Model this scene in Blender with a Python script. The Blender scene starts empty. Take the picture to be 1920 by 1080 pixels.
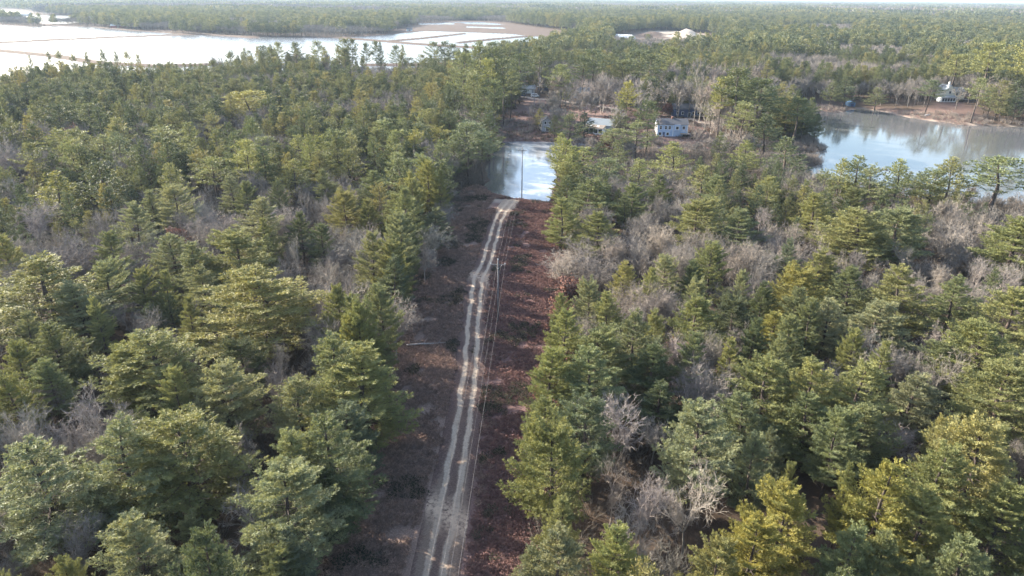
import bpy, bmesh, math, random
import numpy as np
from mathutils import Vector, Matrix

# ------------------------------------------------------------------ camera, light, exposure
scene = bpy.context.scene
scene.render.engine = 'CYCLES'
cam_d = bpy.data.cameras.new('camera')
cam = bpy.data.objects.new('camera', cam_d)
scene.collection.objects.link(cam)
scene.camera = cam
CAM_H = 60.0
PITCH = math.radians(22.6+0.06)
ROLL = math.radians(0.5)
cam_d.sensor_width = 36.0
cam_d.lens = 36.0 * 1310 / 1920
cam_d.clip_start = 0.5
cam_d.clip_end = 60000
cam.matrix_world = Matrix.Translation((0, 0, CAM_H)) @ (Matrix.Rotation(math.pi / 2 - PITCH, 4, 'X') @ Matrix.Rotation(ROLL, 4, 'Z'))

SUN_EL = math.radians(24)
SUN_AZ = math.radians(-60)          # measured from +Y (view direction), negative = to the left
world = bpy.data.worlds.new('World')
scene.world = world
world.use_nodes = True
wn = world.node_tree
wn.nodes.clear()
wo = wn.nodes.new('ShaderNodeOutputWorld')
wb = wn.nodes.new('ShaderNodeBackground')
sky = wn.nodes.new('ShaderNodeTexSky')
sky.sky_type = 'NISHITA'
sky.sun_disc = False
sky.sun_elevation = SUN_EL
sky.sun_rotation = SUN_AZ
sky.air_density = 1.0
sky.dust_density = 1.8
sky.ozone_density = 1.0
wb.inputs['Strength'].default_value = 0.13
wn.links.new(sky.outputs[0], wb.inputs[0])
wn.links.new(wb.outputs[0], wo.inputs[0])

sun_d = bpy.data.lights.new('sun', 'SUN')
sun_d.energy = 5.0
sun_d.angle = math.radians(0.53)
sun_d.color = (1.0, 0.93, 0.80)
sun = bpy.data.objects.new('sun', sun_d)
scene.collection.objects.link(sun)
sdir = Vector((math.sin(SUN_AZ) * math.cos(SUN_EL), math.cos(SUN_AZ) * math.cos(SUN_EL), math.sin(SUN_EL)))
sun.rotation_euler = sdir.to_track_quat('Z', 'Y').to_euler()
sun.location = (-60, 60, 120)

scene.view_settings.view_transform = 'Standard'
scene.view_settings.look = 'None'
scene.view_settings.exposure = 1.92
scene.view_settings.gamma = 1.0
scene.view_settings.use_curve_mapping = False
scene.cycles.max_bounces = 5
scene.cycles.diffuse_bounces = 3
scene.cycles.glossy_bounces = 2
scene.cycles.transmission_bounces = 2
scene.cycles.volume_bounces = 0
scene.cycles.transparent_max_bounces = 8
scene.cycles.use_denoising = True
scene.cycles.denoiser = 'OPENIMAGEDENOISE'
scene.cycles.denoising_input_passes = 'RGB_ALBEDO_NORMAL'
scene.cycles.denoising_prefilter = 'ACCURATE'
scene.cycles.use_adaptive_sampling = True
scene.cycles.adaptive_threshold = 0.004

HAZE = 0.55e-4
rng = np.random.default_rng(7)
random.seed(7)
PINES = [(-50.6, 61.7, 16.0, 6.06, 'p'), (-42.9, 63.2, 17.0, 5.29, 'p'), (-37.6, 68.0, 16.0, 7.3, 'y'), (-36.4, 53.1, 14.0, 4.2, 'p'), (-28.0, 50.3, 12.0, 2.72, 'p'), (-23.6, 58.7, 16.0, 4.88, 'p'), (-24.6, 65.9, 15.0, 3.43, 'p'), (-20.0, 66.7, 16.0, 4.94, 'n'), (-23.9, 84.1, 17.0, 5.39, 'n'), (-18.5, 83.2, 17.0, 6.24, 'y'), (-28.0, 79.6, 14.0, 4.35, 'p'), (-42.4, 109.2, 18.0, 10.27, 'g'), (-50.4, 87.8, 16.0, 6.92, 'y'), (-55.2, 88.7, 14.0, 3.8, 'y'), (-80.8, 111.4, 18.0, 9.31, 'y'), (-74.7, 119.0, 15.0, 4.13, 'p'), (-68.6, 93.4, 15.0, 4.35, 'n'), (-65.1, 85.7, 13.0, 3.53, 'n'), (-73.1, 107.6, 15.0, 5.34, 'p'), (-39.1, 81.5, 15.0, 4.59, 'p'), (-81.0, 133.0, 16.0, 4.27, 'n'), (-69.3, 134.3, 15.0, 5.39, 'p'), (-55.2, 131.7, 17.0, 7.12, 'y'), (-61.5, 127.0, 16.0, 4.86, 'n'), (-57.1, 119.4, 14.0, 3.9, 'p'), (-48.4, 77.2, 11.0, 1.89, 'b'), (-66.2, 79.9, 14.0, 3.67, 'y'), (-71.0, 89.1, 14.0, 3.24, 'y'), (-100.7, 130.8, 16.0, 4.46, 'y'), (-118.8, 177.7, 17.0, 7.58, 'g'), (-111.8, 185.4, 18.0, 7.51, 'd'), (-127.2, 228.8, 16.0, 5.66, 'n'), (-154.6, 238.5, 17.0, 10.39, 'y'), (-148.7, 241.4, 16.0, 8.24, 'y'), (-137.9, 234.9, 16.0, 5.8, 'n'), (-122.6, 247.5, 17.0, 8.88, 'p'), (-96.1, 192.4, 16.0, 4.83, 'y'), (-84.6, 170.1, 16.0, 5.64, 'p'), (-87.4, 200.4, 16.0, 6.16, 'y'), (-88.0, 227.9, 16.0, 4.77, 'y'), (-92.2, 172.8, 14.0, 4.06, 'n'), (-87.2, 154.4, 16.0, 5.17, 'p'), (-57.1, 152.6, 18.0, 6.59, 'p'), (-63.2, 199.2, 16.0, 6.13, 'y'), (-73.2, 238.0, 16.0, 5.42, 'y'), (-51.2, 215.7, 16.0, 5.36, 'y'), (-41.0, 165.4, 16.0, 4.86, 'g'), (-28.3, 164.9, 16.0, 4.84, 'y'), (-34.6, 162.0, 15.0, 3.5, 'y'), (-33.7, 204.5, 17.0, 5.88, 'n'), (-27.7, 204.0, 17.0, 6.65, 'n'), (-42.7, 273.1, 16.0, 6.16, 'n'), (-26.8, 258.3, 16.0, 5.36, 'g'), (-16.3, 262.1, 17.0, 6.91, 'b'), (-8.4, 244.7, 17.0, 5.09, 'y'), (-77.8, 212.9, 16.0, 6.11, 'y'), (-119.5, 322.9, 18.0, 11.4, 'G'), (-53.0, 191.9, 15.0, 4.08, 'n'), (-76.3, 184.7, 15.0, 4.3, 'p'), (-69.9, 179.1, 15.0, 4.18, 'n'), (-61.7, 179.4, 15.0, 3.49, 'd'), (-38.1, 188.1, 16.0, 4.36, 'n'), (-42.0, 145.9, 14.0, 3.49, 'd'), (-48.9, 153.8, 14.0, 3.66, 'd'), (-21.0, 207.0, 15.0, 4.77, 'b'), (-20.1, 235.7, 16.0, 5.37, 'b'), (-24.8, 164.7, 15.0, 4.53, 'd'), (-19.4, 162.6, 13.0, 4.49, 'b'), (-22.0, 52.8, 11.0, 2.32, 'n'), (-18.6, 63.1, 12.0, 3.22, 'd'), (-17.1, 74.5, 13.0, 3.65, 'b'), (-40.7, 93.6, 12.0, 3.6, 'd'), (-18.4, 53.2, 12.0, 2.58, 'b'), (-48.0, 64.0, 11.0, 2.68, 'b'), (17.2, 250.9, 15.0, 4.75, 'y'), (13.1, 254.6, 12.0, 3.1, 'y'), (22.4, 221.4, 16.0, 8.02, 'y'), (37.6, 250.4, 13.0, 4.76, 'n'), (38.2, 209.4, 15.0, 5.63, 'y'), (52.9, 229.7, 16.0, 7.43, 'y'), (55.5, 201.4, 15.0, 5.43, 'y'), (81.8, 246.2, 14.0, 5.61, 'y'), (79.0, 267.2, 12.0, 3.64, 'g'), (19.4, 181.1, 16.0, 7.38, 'n'), (12.1, 165.0, 15.0, 4.86, 'y'), (19.7, 156.8, 14.0, 5.58, 'y'), (28.5, 209.0, 15.0, 5.62, 'n'), (14.9, 196.4, 13.0, 3.81, 'n'), (31.9, 179.8, 15.0, 4.9, 'n'), (41.6, 193.3, 14.0, 4.49, 'n'), (43.8, 160.5, 16.0, 6.93, 'y'), (51.9, 153.5, 16.0, 5.75, 'n'), (56.3, 189.6, 15.0, 5.14, 'n'), (70.4, 190.1, 15.0, 5.89, 'y'), (22.0, 128.9, 12.0, 2.73, 'g'), (30.0, 127.9, 14.0, 3.37, 'p'), (39.3, 129.7, 16.0, 4.07, 'y'), (13.8, 113.5, 14.0, 2.9, 'p'), (16.3, 109.2, 14.0, 3.17, 'y'), (8.3, 99.4, 15.0, 3.83, 'y'), (18.2, 95.7, 16.0, 3.82, 'n'), (22.6, 101.5, 14.0, 2.34, 'y'), (29.8, 102.8, 16.0, 4.48, 'y'), (4.8, 87.1, 15.0, 3.54, 'y'), (12.6, 92.1, 15.0, 4.3, 'n'), (6.7, 115.4, 11.0, 2.01, 'y'), (11.2, 86.2, 15.0, 4.62, 'n'), (21.0, 90.8, 14.0, 3.87, 'd'), (74.8, 167.8, 16.0, 5.9, 'g'), (90.1, 231.0, 18.0, 7.44, 'd'), (98.5, 207.2, 16.0, 4.77, 'y'), (103.1, 207.2, 17.0, 5.95, 'n'), (112.6, 201.0, 17.0, 5.79, 'y'), (104.4, 200.3, 16.0, 4.62, 'n'), (126.4, 199.1, 18.0, 6.87, 'y'), (138.2, 195.0, 19.0, 9.71, 'n'), (121.4, 198.5, 15.0, 4.59, 'n'), (89.5, 197.3, 15.0, 4.57, 'n'), (77.8, 149.6, 17.0, 8.26, 'y'), (86.8, 151.2, 17.0, 8.34, 'n'), (87.0, 175.1, 16.0, 4.77, 'n'), (52.6, 117.8, 15.0, 5.05, 'G'), (43.2, 104.1, 13.0, 3.71, 'G'), (69.8, 116.4, 16.0, 5.94, 'y'), (79.7, 116.8, 14.0, 4.07, 'n'), (110.8, 146.5, 17.0, 8.69, 'y'), (83.9, 107.6, 16.0, 5.77, 'y'), (71.0, 94.9, 16.0, 5.98, 'y'), (65.4, 80.8, 16.0, 5.76, 'y'), (34.8, 84.0, 15.0, 4.89, 'y'), (41.0, 83.7, 15.0, 4.33, 'y'), (47.3, 83.8, 15.0, 4.34, 'y'), (53.4, 107.1, 14.0, 4.0, 'p'), (63.8, 122.3, 14.0, 3.99, 'n'), (61.5, 107.3, 14.0, 4.45, 'p'), (61.4, 131.2, 14.0, 4.24, 'y'), (9.2, 73.6, 15.0, 4.23, 'b'), (4.2, 76.8, 13.0, 3.06, 'y'), (4.8, 64.1, 17.0, 4.34, 'y'), (5.4, 57.9, 13.0, 2.18, 'y'), (4.5, 51.9, 14.0, 3.26, 'p'), (1.2, 52.4, 11.0, 2.05, 'p'), (10.0, 52.7, 14.0, 2.66, 'y'), (21.9, 69.0, 17.0, 4.6, 'p'), (30.3, 62.8, 14.0, 1.16, 'y'), (27.4, 56.1, 16.0, 3.67, 'G'), (36.8, 62.4, 14.0, 1.29, 'y'), (38.2, 58.3, 17.0, 3.76, 'G'), (45.6, 62.1, 17.0, 3.95, 'y'), (52.1, 64.7, 18.0, 4.92, 'g'), (41.8, 57.0, 15.0, 3.74, 'y'), (51.2, 58.4, 15.0, 3.8, 'y'), (23.4, 52.8, 15.0, 3.03, 'G'), (19.4, 50.7, 14.0, 2.95, 'g'), (38.6, 50.7, 12.0, 1.99, 'y'), (32.4, 52.3, 14.0, 3.02, 'n'), (38.6, 78.0, 13.0, 4.13, 'n'), (45.0, 75.6, 13.0, 4.02, 'n'), (30.3, 77.9, 13.0, 3.78, 'n'), (55.5, 83.8, 13.0, 3.64, 'p'), (66.1, 95.6, 12.0, 3.67, 'n'), (20.7, 83.8, 11.0, 3.3, 'd'), (38.1, 109.1, 13.0, 3.63, 'd'), (42.7, 51.0, 14.0, 3.46, 'n'), (35.9, 52.7, 13.0, 3.06, 'y'), (18.5, 315.2, 10.5, 3.55, 'd'), (12.4, 331.2, 9.8, 2.98, 'n'), (12.2, 214.9, 17.5, 3.28, 'y'), (14.5, 208.2, 20.7, 3.96, 'y'), (18.5, 212.6, 18.0, 4.05, 'n'), (16.0, 200.8, 15.9, 4.63, 'y'), (-10.2, 230.3, 19.1, 5.23, 'b'), (-6.5, 234.8, 13.6, 3.94, 'y'), (-14.9, 233.8, 20.7, 6.17, 'b'), (-9.2, 272.1, 18.1, 5.1, 'n'), (-13.1, 274.8, 20.7, 5.54, 'd'), (23.8, 295.8, 14.8, 5.54, 'd'), (31.8, 317.1, 11.3, 4.76, 'n'), (53.4, 281.7, 22.0, 4.82, 'd'), (49.1, 279.5, 15.5, 6.3, 'n'), (40.1, 279.1, 12.0, 6.32, 'n'), (34.3, 274.8, 6.5, 4.19, 'd'), (51.9, 327.5, 21.7, 4.6, 'G'), (49.2, 324.6, 15.0, 4.11, 'G'), (94.1, 303.7, 31.1, 8.46, 'd'), (104.3, 306.6, 26.6, 10.16, 'd'), (109.6, 295.1, 26.2, 9.15, 'd'), (103.6, 290.3, 22.7, 7.54, 'd'), (119.8, 300.1, 20.2, 6.7, 'd'), (90.3, 310.9, 26.7, 5.26, 'g'), (90.9, 281.2, 21.7, 6.49, 'y'), (100.7, 281.6, 17.7, 7.38, 'd'), (127.5, 312.6, 16.8, 4.66, 'd'), (92.6, 333.7, 16.1, 4.22, 'n'), (-12.9, 294.2, 23.4, 5.45, 'd'), (-8.9, 311.3, 24.8, 5.05, 'n'), (-17.3, 314.8, 26.6, 5.33, 'n'), (-4.5, 336.1, 29.8, 5.41, 'd'), (-1.3, 354.8, 22.8, 4.7, 'n'), (-12.1, 335.8, 29.3, 5.65, 'y'), (-23.4, 335.2, 31.6, 6.11, 'n'), (-9.1, 367.9, 31.7, 6.69, 'd'), (-17.7, 376.3, 32.3, 6.83, 'n'), (214.7, 406.9, 24.5, 8.92, 'n'), (215.7, 391.3, 23.7, 8.59, 'y'), (192.2, 418.2, 18.1, 7.06, 'd'), (186.4, 422.2, 14.7, 5.59, 'd'), (211.5, 419.3, 12.3, 6.19, 'd'), (203.5, 418.8, 15.2, 7.09, 'n'), (228.4, 395.8, 17.8, 6.41, 'd'), (239.1, 371.0, 21.6, 5.45, 'n'), (242.8, 351.7, 33.6, 8.95, 'y'), (247.6, 348.9, 27.8, 7.66, 'n'), (238.7, 357.7, 21.9, 5.79, 'g'), (270.4, 445.8, 25.4, 9.73, 'y'), (274.7, 423.1, 33.0, 10.71, 'y'), (278.2, 392.9, 37.6, 11.34, 'g'), (24.7, 378.6, 23.3, 6.94, 'n'), (47.2, 431.6, 27.6, 9.41, 'd'), (39.7, 419.8, 24.1, 7.66, 'd'), (75.7, 411.1, 26.5, 8.99, 'd'), (73.1, 433.2, 27.7, 9.44, 'd'), (95.2, 446.7, 28.5, 8.1, 'n'), (63.4, 421.2, 22.7, 7.7, 'n'), (15.4, 441.5, 28.2, 8.01, 'd'), (3.8, 428.9, 24.5, 7.82, 'd')]
RIMPINES = [(-173.2, 524.3, 24.7, 3.8, 'd'), (-168.3, 524.7, 26.5, 4.18, 'n'), (-156.2, 525.7, 26.6, 4.94, 'd'), (-141.0, 526.8, 27.4, 4.57, 'n'), (-130.4, 527.7, 15.8, 5.0, 'd'), (-122.0, 528.3, 29.6, 4.58, 'n'), (-116.6, 528.8, 28.9, 4.2, 'd'), (-106.6, 529.6, 26.0, 3.45, 'n'), (-99.7, 530.1, 27.5, 3.45, 'd'), (-96.2, 530.4, 26.8, 3.07, 'n'), (-85.4, 531.2, 24.7, 4.23, 'd'), (-75.8, 532.0, 16.6, 4.26, 'n'), (-67.2, 532.7, 18.5, 3.88, 'd'), (-58.3, 533.4, 26.9, 5.01, 'n'), (-50.1, 534.0, 27.0, 4.63, 'd'), (-44.6, 534.4, 25.2, 4.26, 'n'), (-36.0, 535.1, 21.5, 5.05, 'd'), (-25.0, 536.0, 27.1, 5.04, 'n'), (-15.2, 536.8, 26.4, 5.82, 'd'), (-3.3, 537.7, 24.9, 6.62, 'n'), (8.6, 538.6, 21.6, 5.86, 'd'), (-150.5, 526.1, 17.6, 5.75, 'n'), (-161.9, 525.2, 19.3, 4.58, 'd'), (-180.8, 523.7, 21.1, 3.8, 'n'), (-307.2, 464.1, 21.5, 2.37, 'd'), (-295.7, 464.9, 23.5, 2.71, 'n'), (-289.1, 465.4, 25.1, 2.71, 'd'), (-280.8, 466.0, 22.9, 2.38, 'n'), (-272.5, 466.6, 23.2, 3.06, 'd'), (-262.5, 467.3, 24.9, 3.4, 'n'), (-254.1, 467.9, 23.6, 3.06, 'd'), (-247.5, 468.4, 24.9, 2.72, 'n'), (-240.8, 468.9, 22.0, 3.07, 'd'), (-211.1, 471.0, 13.6, 3.11, 'n'), (-200.2, 471.8, 14.9, 3.46, 'd'), (-192.8, 472.3, 13.0, 2.77, 'n')]
BARES = [(-29.7, 138.2, 15.0, 7.74, 'w'), (-26.3, 109.8, 16.0, 8.35, 'w'), (-17.5, 107.9, 12.0, 3.83, 'w'), (-33.0, 109.8, 11.0, 5.05, 'w'), (-35.6, 93.7, 12.0, 3.8, 'w'), (-39.8, 94.8, 10.0, 3.26, 'w'), (-60.9, 103.8, 13.0, 4.78, 'w'), (-90.5, 133.7, 14.0, 7.54, 'w'), (-76.2, 130.1, 12.0, 5.02, 'w'), (-71.8, 159.9, 12.0, 5.39, 'w'), (-53.6, 76.4, 14.0, 5.89, 'w'), (-61.6, 74.2, 12.0, 3.65, 'w'), (-33.9, 72.6, 11.0, 3.6, 'w'), (-27.8, 61.1, 12.0, 3.43, 'w'), (-136.6, 186.7, 14.0, 6.53, 'w'), (-114.2, 160.7, 14.0, 6.97, 'w'), (-102.4, 147.3, 13.0, 4.7, 'w'), (-120.5, 216.8, 12.0, 5.01, 'w'), (-79.1, 147.3, 12.0, 4.71, 'w'), (-56.7, 111.6, 11.0, 3.72, 'w'), (-67.8, 111.3, 11.0, 4.18, 'w'), (-51.5, 97.3, 10.0, 2.91, 'w'), (-66.4, 84.0, 10.0, 2.95, 'w'), (-86.9, 259.2, 13.0, 6.88, 'w'), (-104.7, 281.9, 13.0, 7.44, 'w'), (-66.2, 239.9, 13.0, 5.48, 'w'), (-48.2, 223.0, 13.0, 4.27, 'w'), (-28.0, 144.9, 12.0, 3.49, 'w'), (-19.6, 152.9, 12.0, 4.87, 'w'), (-14.0, 144.6, 11.0, 3.49, 'w'), (14.1, 77.9, 12.0, 4.83, 'W'), (19.6, 61.6, 14.0, 4.27, 'W'), (14.9, 61.7, 12.0, 3.17, 'W'), (12.9, 57.8, 11.0, 3.58, 'W'), (16.1, 54.7, 11.0, 3.18, 'W'), (16.6, 149.2, 11.0, 6.57, 'w'), (23.1, 153.3, 11.0, 6.73, 'w'), (11.6, 144.0, 9.0, 4.66, 'w'), (28.6, 149.5, 11.0, 5.39, 'w'), (34.3, 154.5, 12.0, 4.3, 'w'), (22.7, 126.0, 10.0, 4.66, 'w'), (17.8, 138.0, 10.0, 5.04, 'w'), (12.1, 128.3, 9.0, 3.69, 'r'), (50.7, 133.7, 13.0, 5.94, 'w'), (44.7, 124.3, 12.0, 5.08, 'w'), (60.0, 147.4, 12.0, 5.31, 'w'), (61.9, 189.8, 12.0, 5.91, 'w'), (56.6, 155.1, 12.0, 4.94, 'w'), (30.8, 163.0, 12.0, 4.51, 'w'), (37.8, 172.7, 12.0, 4.07, 'w'), (49.8, 195.5, 12.0, 4.56, 'w'), (95.7, 134.5, 12.0, 5.99, 'w'), (103.1, 156.5, 12.0, 5.6, 'w'), (117.6, 165.6, 12.0, 5.89, 'w'), (48.8, 90.6, 10.0, 3.93, 'w'), (50.2, 77.8, 10.0, 3.82, 'w'), (30.8, 100.7, 11.0, 3.41, 'w'), (38.0, 104.8, 11.0, 3.53, 'w'), (8.6, 98.6, 8.0, 2.97, 'r'), (14.7, 88.4, 10.0, 4.23, 'w'), (19.2, 78.9, 9.0, 3.53, 'w'), (3.4, 93.5, 7.0, 2.44, 'r'), (8.0, 119.7, 7.0, 3.0, 'r'), (77.0, 158.9, 11.0, 3.79, 'w'), (63.1, 171.0, 12.0, 5.38, 'w'), (27.6, 100.8, 9.0, 3.01, 'r'), (-7.9, 162.9, 9.0, 3.24, 'w'), (-11.4, 178.3, 10.0, 3.51, 'w'), (-12.8, 159.5, 10.0, 3.81, 'w'), (27.9, 345.3, 12.9, 6.43, 'w'), (38.9, 350.5, 14.8, 5.99, 'w'), (52.2, 351.2, 17.3, 6.5, 'w'), (63.4, 363.2, 19.9, 7.5, 'w'), (79.6, 376.3, 18.7, 6.93, 'w'), (99.7, 341.4, 20.1, 6.31, 'w'), (175.1, 406.6, 16.3, 8.38, 'w'), (166.7, 416.6, 12.2, 7.69, 'w'), (183.3, 401.1, 12.6, 5.93, 'w'), (206.4, 402.4, 17.0, 6.81, 'w'), (213.7, 387.4, 18.6, 7.98, 'w'), (216.6, 376.7, 15.7, 6.96, 'w'), (233.3, 351.2, 20.1, 5.96, 'w'), (250.3, 349.0, 19.2, 6.45, 'w'), (9.5, 336.8, 10.1, 3.28, 'w'), (80.4, 369.3, 6.2, 3.59, 'R'), (36.8, 285.3, 4.5, 4.35, 'r'), (39.7, 293.1, 5.7, 4.0, 'r'), (25.8, 287.0, 6.3, 4.36, 'w'), (45.9, 275.3, 7.3, 4.19, 'w'), (71.0, 283.5, 5.2, 4.32, 'w'), (86.7, 340.7, 27.3, 6.24, 'w'), (84.1, 364.4, 20.0, 8.06, 'w'), (95.0, 341.2, 22.5, 7.54, 'w'), (90.0, 343.9, 18.5, 5.09, 'w'), (71.6, 363.7, 16.1, 6.73, 'w'), (47.6, 379.9, 18.0, 7.0, 'w'), (46.4, 374.4, 21.2, 6.33, 'w'), (53.1, 378.4, 19.6, 6.41, 'w'), (34.6, 361.7, 19.8, 8.0, 'w'), (25.8, 353.0, 18.2, 7.83, 'w'), (21.9, 378.5, 20.6, 8.35, 'w'), (18.9, 323.2, 13.3, 4.83, 'w'), (89.6, 364.6, 20.0, 5.37, 'w'), (167.9, 396.2, 11.7, 7.34, 'w'), (169.8, 412.6, 20.0, 9.07, 'w'), (177.4, 404.7, 10.1, 5.1, 'o'), (30.8, 281.8, 7.7, 4.28, 'w'), (20.0, 292.3, 9.0, 3.98, 'w'), (86.7, 310.7, 11.1, 5.13, 'w'), (74.1, 278.5, 6.6, 4.24, 'w'), (81.4, 273.7, 6.5, 4.17, 'w'), (205.0, 376.1, 13.0, 5.58, 'w'), (213.7, 376.5, 14.4, 6.97, 'w'), (219.4, 366.5, 13.0, 4.9, 'w'), (205.6, 394.5, 13.6, 5.83, 'w'), (239.9, 354.6, 17.2, 7.87, 'w'), (244.9, 348.7, 15.5, 7.76, 'w'), (12.1, 337.0, 8.9, 2.78, 'w'), (26.3, 307.9, 14.4, 4.61, 'w'), (45.2, 317.7, 15.4, 5.21, 'w'), (33.6, 350.3, 16.0, 6.49, 'w'), (61.8, 345.5, 16.8, 6.4, 'w'), (61.9, 309.6, 13.3, 3.48, 'w'), (88.3, 326.5, 14.6, 5.36, 'w'), (91.0, 310.9, 19.0, 5.78, 'w'), (19.0, 349.5, 13.5, 5.72, 'w'), (22.8, 307.8, 11.0, 4.16, 'w'), (46.1, 299.2, 12.5, 4.5, 'w'), (57.2, 288.3, 8.9, 3.93, 'w'), (40.9, 282.3, 8.7, 4.28, 'w'), (9.8, 302.3, 9.5, 3.42, 'w'), (20.9, 323.3, 13.3, 5.55, 'w'), (22.3, 307.7, 13.2, 4.61, 'w'), (14.8, 343.1, 11.8, 5.12, 'w'), (15.8, 307.4, 13.2, 2.99, 'w'), (75.6, 289.1, 12.1, 4.36, 'w'), (78.4, 278.6, 9.7, 4.86, 'w'), (17.7, 300.2, 10.5, 3.39, 'w'), (88.6, 277.0, 14.2, 4.8, 'w'), (83.3, 276.8, 12.1, 4.18, 'w'), (80.4, 411.4, 20.8, 7.54, 'w'), (93.6, 423.1, 22.8, 7.73, 'w'), (113.5, 403.0, 23.2, 8.25, 'w'), (128.8, 425.3, 22.9, 7.77, 'w'), (109.1, 435.5, 24.9, 7.93, 'w'), (63.4, 400.1, 18.9, 6.47, 'w'), (156.9, 463.5, 19.9, 8.46, 'w'), (155.4, 438.5, 15.8, 8.05, 'w'), (247.6, 400.8, 13.2, 5.92, 'w'), (232.3, 360.6, 12.6, 5.36, 'w'), (225.2, 371.9, 9.7, 4.15, 'w'), (219.0, 373.3, 10.8, 5.55, 'w'), (210.8, 376.4, 10.3, 5.6, 'w'), (-188.8, 530.1, 18.8, 5.79, 'w'), (-181.1, 530.7, 17.0, 6.57, 'w'), (-165.9, 532.0, 15.1, 6.6, 'w'), (-154.4, 532.9, 14.4, 5.83, 'w'), (-146.7, 533.5, 18.9, 5.82, 'w'), (-139.0, 534.1, 15.9, 5.84, 'w'), (-160.1, 532.4, 20.7, 5.8, 'w'), (-171.6, 531.5, 18.8, 5.8, 'w'), (-127.2, 517.6, 13.0, 4.54, 'w'), (-62.9, 522.6, 13.1, 4.58, 'w'), (92.9, 277.2, 11.1, 5.24, 'w')]
BOG = [(-325.6, 426.6), (-334.6, 489.2), (-310.2, 516.3), (-270.3, 512.7), (-208.9, 530.8), (-162.0, 545.0), (-132.9, 558.3), (-80.1, 562.5), (-46.0, 605.8), (-7.2, 722.3), (21.4, 813.6), (64.7, 931.2), (92.9, 1020.8), (89.8, 1123.3), (31.1, 1205.1), (-13.1, 1284.8), (-89.9, 1329.1), (-159.9, 1357.3), (-198.9, 1234.2), (-259.7, 1112.0), (-325.0, 1116.2), (-390.8, 1120.5), (-514.0, 1162.8), (-703.2, 1315.9), (-808.4, 1410.2), (-884.9, 1445.0), (-901.7, 1390.0), (-1143.4, 1559.0)]
BOGB = [(-1267.6, 1665.0), (-1261.1, 1830.7), (-1027.9, 1588.0), (-929.4, 1518.8), (-938.5, 1610.5), (-1043.3, 1850.5), (-1117.4, 2022.6), (-1257.2, 2087.7), (-1393.7, 2161.7), (-1816.4, 2733.1), (-2263.1, 2991.6)]
POOLS = [[(-150.8, 1846.4), (-85.6, 1863.1), (-23.9, 1733.3), (-40.8, 1664.6), (-103.3, 1714.4)], [(-101.7, 1591.2), (-26.9, 1551.6), (-20.3, 1475.8), (-91.2, 1511.6)], [(-218.7, 1755.2), (-147.8, 1809.2), (-136.8, 1674.0), (-206.7, 1657.8)], [(177.6, 1229.2), (189.2, 1248.0), (184.3, 1083.1), (170.2, 1043.5)]]
DIKES = [[(-1505.6, 2060.4), (-1342.2, 1949.9), (-1115.7, 1706.5), (-903.1, 1440.9), (-853.0, 1425.9)], [(-677.5, 913.9), (-654.7, 938.7), (-618.8, 1015.3), (-569.7, 1091.5), (-514.0, 1162.8)], [(-614.9, 827.2), (-565.9, 808.1), (-459.6, 738.8), (-377.9, 668.2), (-312.3, 642.9), (-275.0, 667.3)], [(-259.7, 1112.0), (-177.8, 1030.5), (-114.9, 969.7), (-42.5, 917.6)], [(-177.8, 1030.5), (-133.8, 1131.9), (-86.0, 1272.0)], [(-76.6, 1020.7), (-27.5, 1119.5), (31.5, 1221.7)], [(-135.1, 675.4), (-101.0, 678.7), (-67.6, 693.0)], [(-607.3, 1272.5), (-497.0, 1182.4), (-381.3, 1092.7)]]
BROWN = [(-203.2, 1233.4), (-217.4, 1485.2), (-198.8, 1691.8), (-167.1, 1881.7), (-116.6, 1936.4), (-31.9, 1838.3), (40.1, 1565.8), (108.6, 1365.6), (96.6, 1021.3), (89.8, 1123.3), (31.1, 1205.1), (-89.9, 1329.1)]
GRAVEL = [(164.0, 1227.0), (235.0, 1388.9), (295.8, 1443.8), (349.2, 1329.4), (312.5, 1187.0), (249.8, 1133.4), (200.3, 1085.4), (145.5, 1028.1)]
TRACK = [(-8.3, 57.6), (-8.2, 59.9), (-7.7, 72.5), (-7.1, 88.0), (-7.1, 105.6), (-7.6, 127.2), (-7.7, 144.0), (-7.4, 148.8), (-6.3, 157.4), (-5.5, 168.9), (-4.5, 186.8), (-3.5, 197.0), (-1.8, 205.9), (0.1, 214.4), (1.1, 219.5)]
BANKP = [(-9.1, 319.6), (-7.3, 350.6), (-0.8, 393.6), (7.1, 435.9), (23.4, 436.9), (28.8, 395.3), (41.0, 416.0), (62.5, 403.0), (68.8, 354.5), (79.1, 379.7), (90.7, 368.4), (100.6, 348.5), (86.7, 296.4), (70.5, 280.0), (8.1, 277.4), (-4.7, 276.9)]
ROADS = [[(4.9, 440.4), (11.9, 431.6), (21.4, 427.7), (30.4, 419.6), (40.7, 411.8), (50.1, 400.3), (60.0, 385.8)], [(59.7, 427.8), (67.7, 417.5), (84.3, 422.8), (91.8, 421.1)], [(88.7, 361.8), (93.0, 349.6), (97.9, 338.2)], [(0.6, 442.5), (4.9, 440.4)]]
SHOREP = [(171.4, 428.0), (182.4, 439.8), (191.1, 429.1), (205.7, 419.3), (216.4, 428.5), (219.7, 422.2), (225.1, 408.3), (241.5, 413.2), (261.2, 440.0), (270.7, 433.9), (256.5, 394.7), (244.8, 366.5), (228.7, 362.5), (213.1, 385.2), (179.6, 401.8)]
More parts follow.
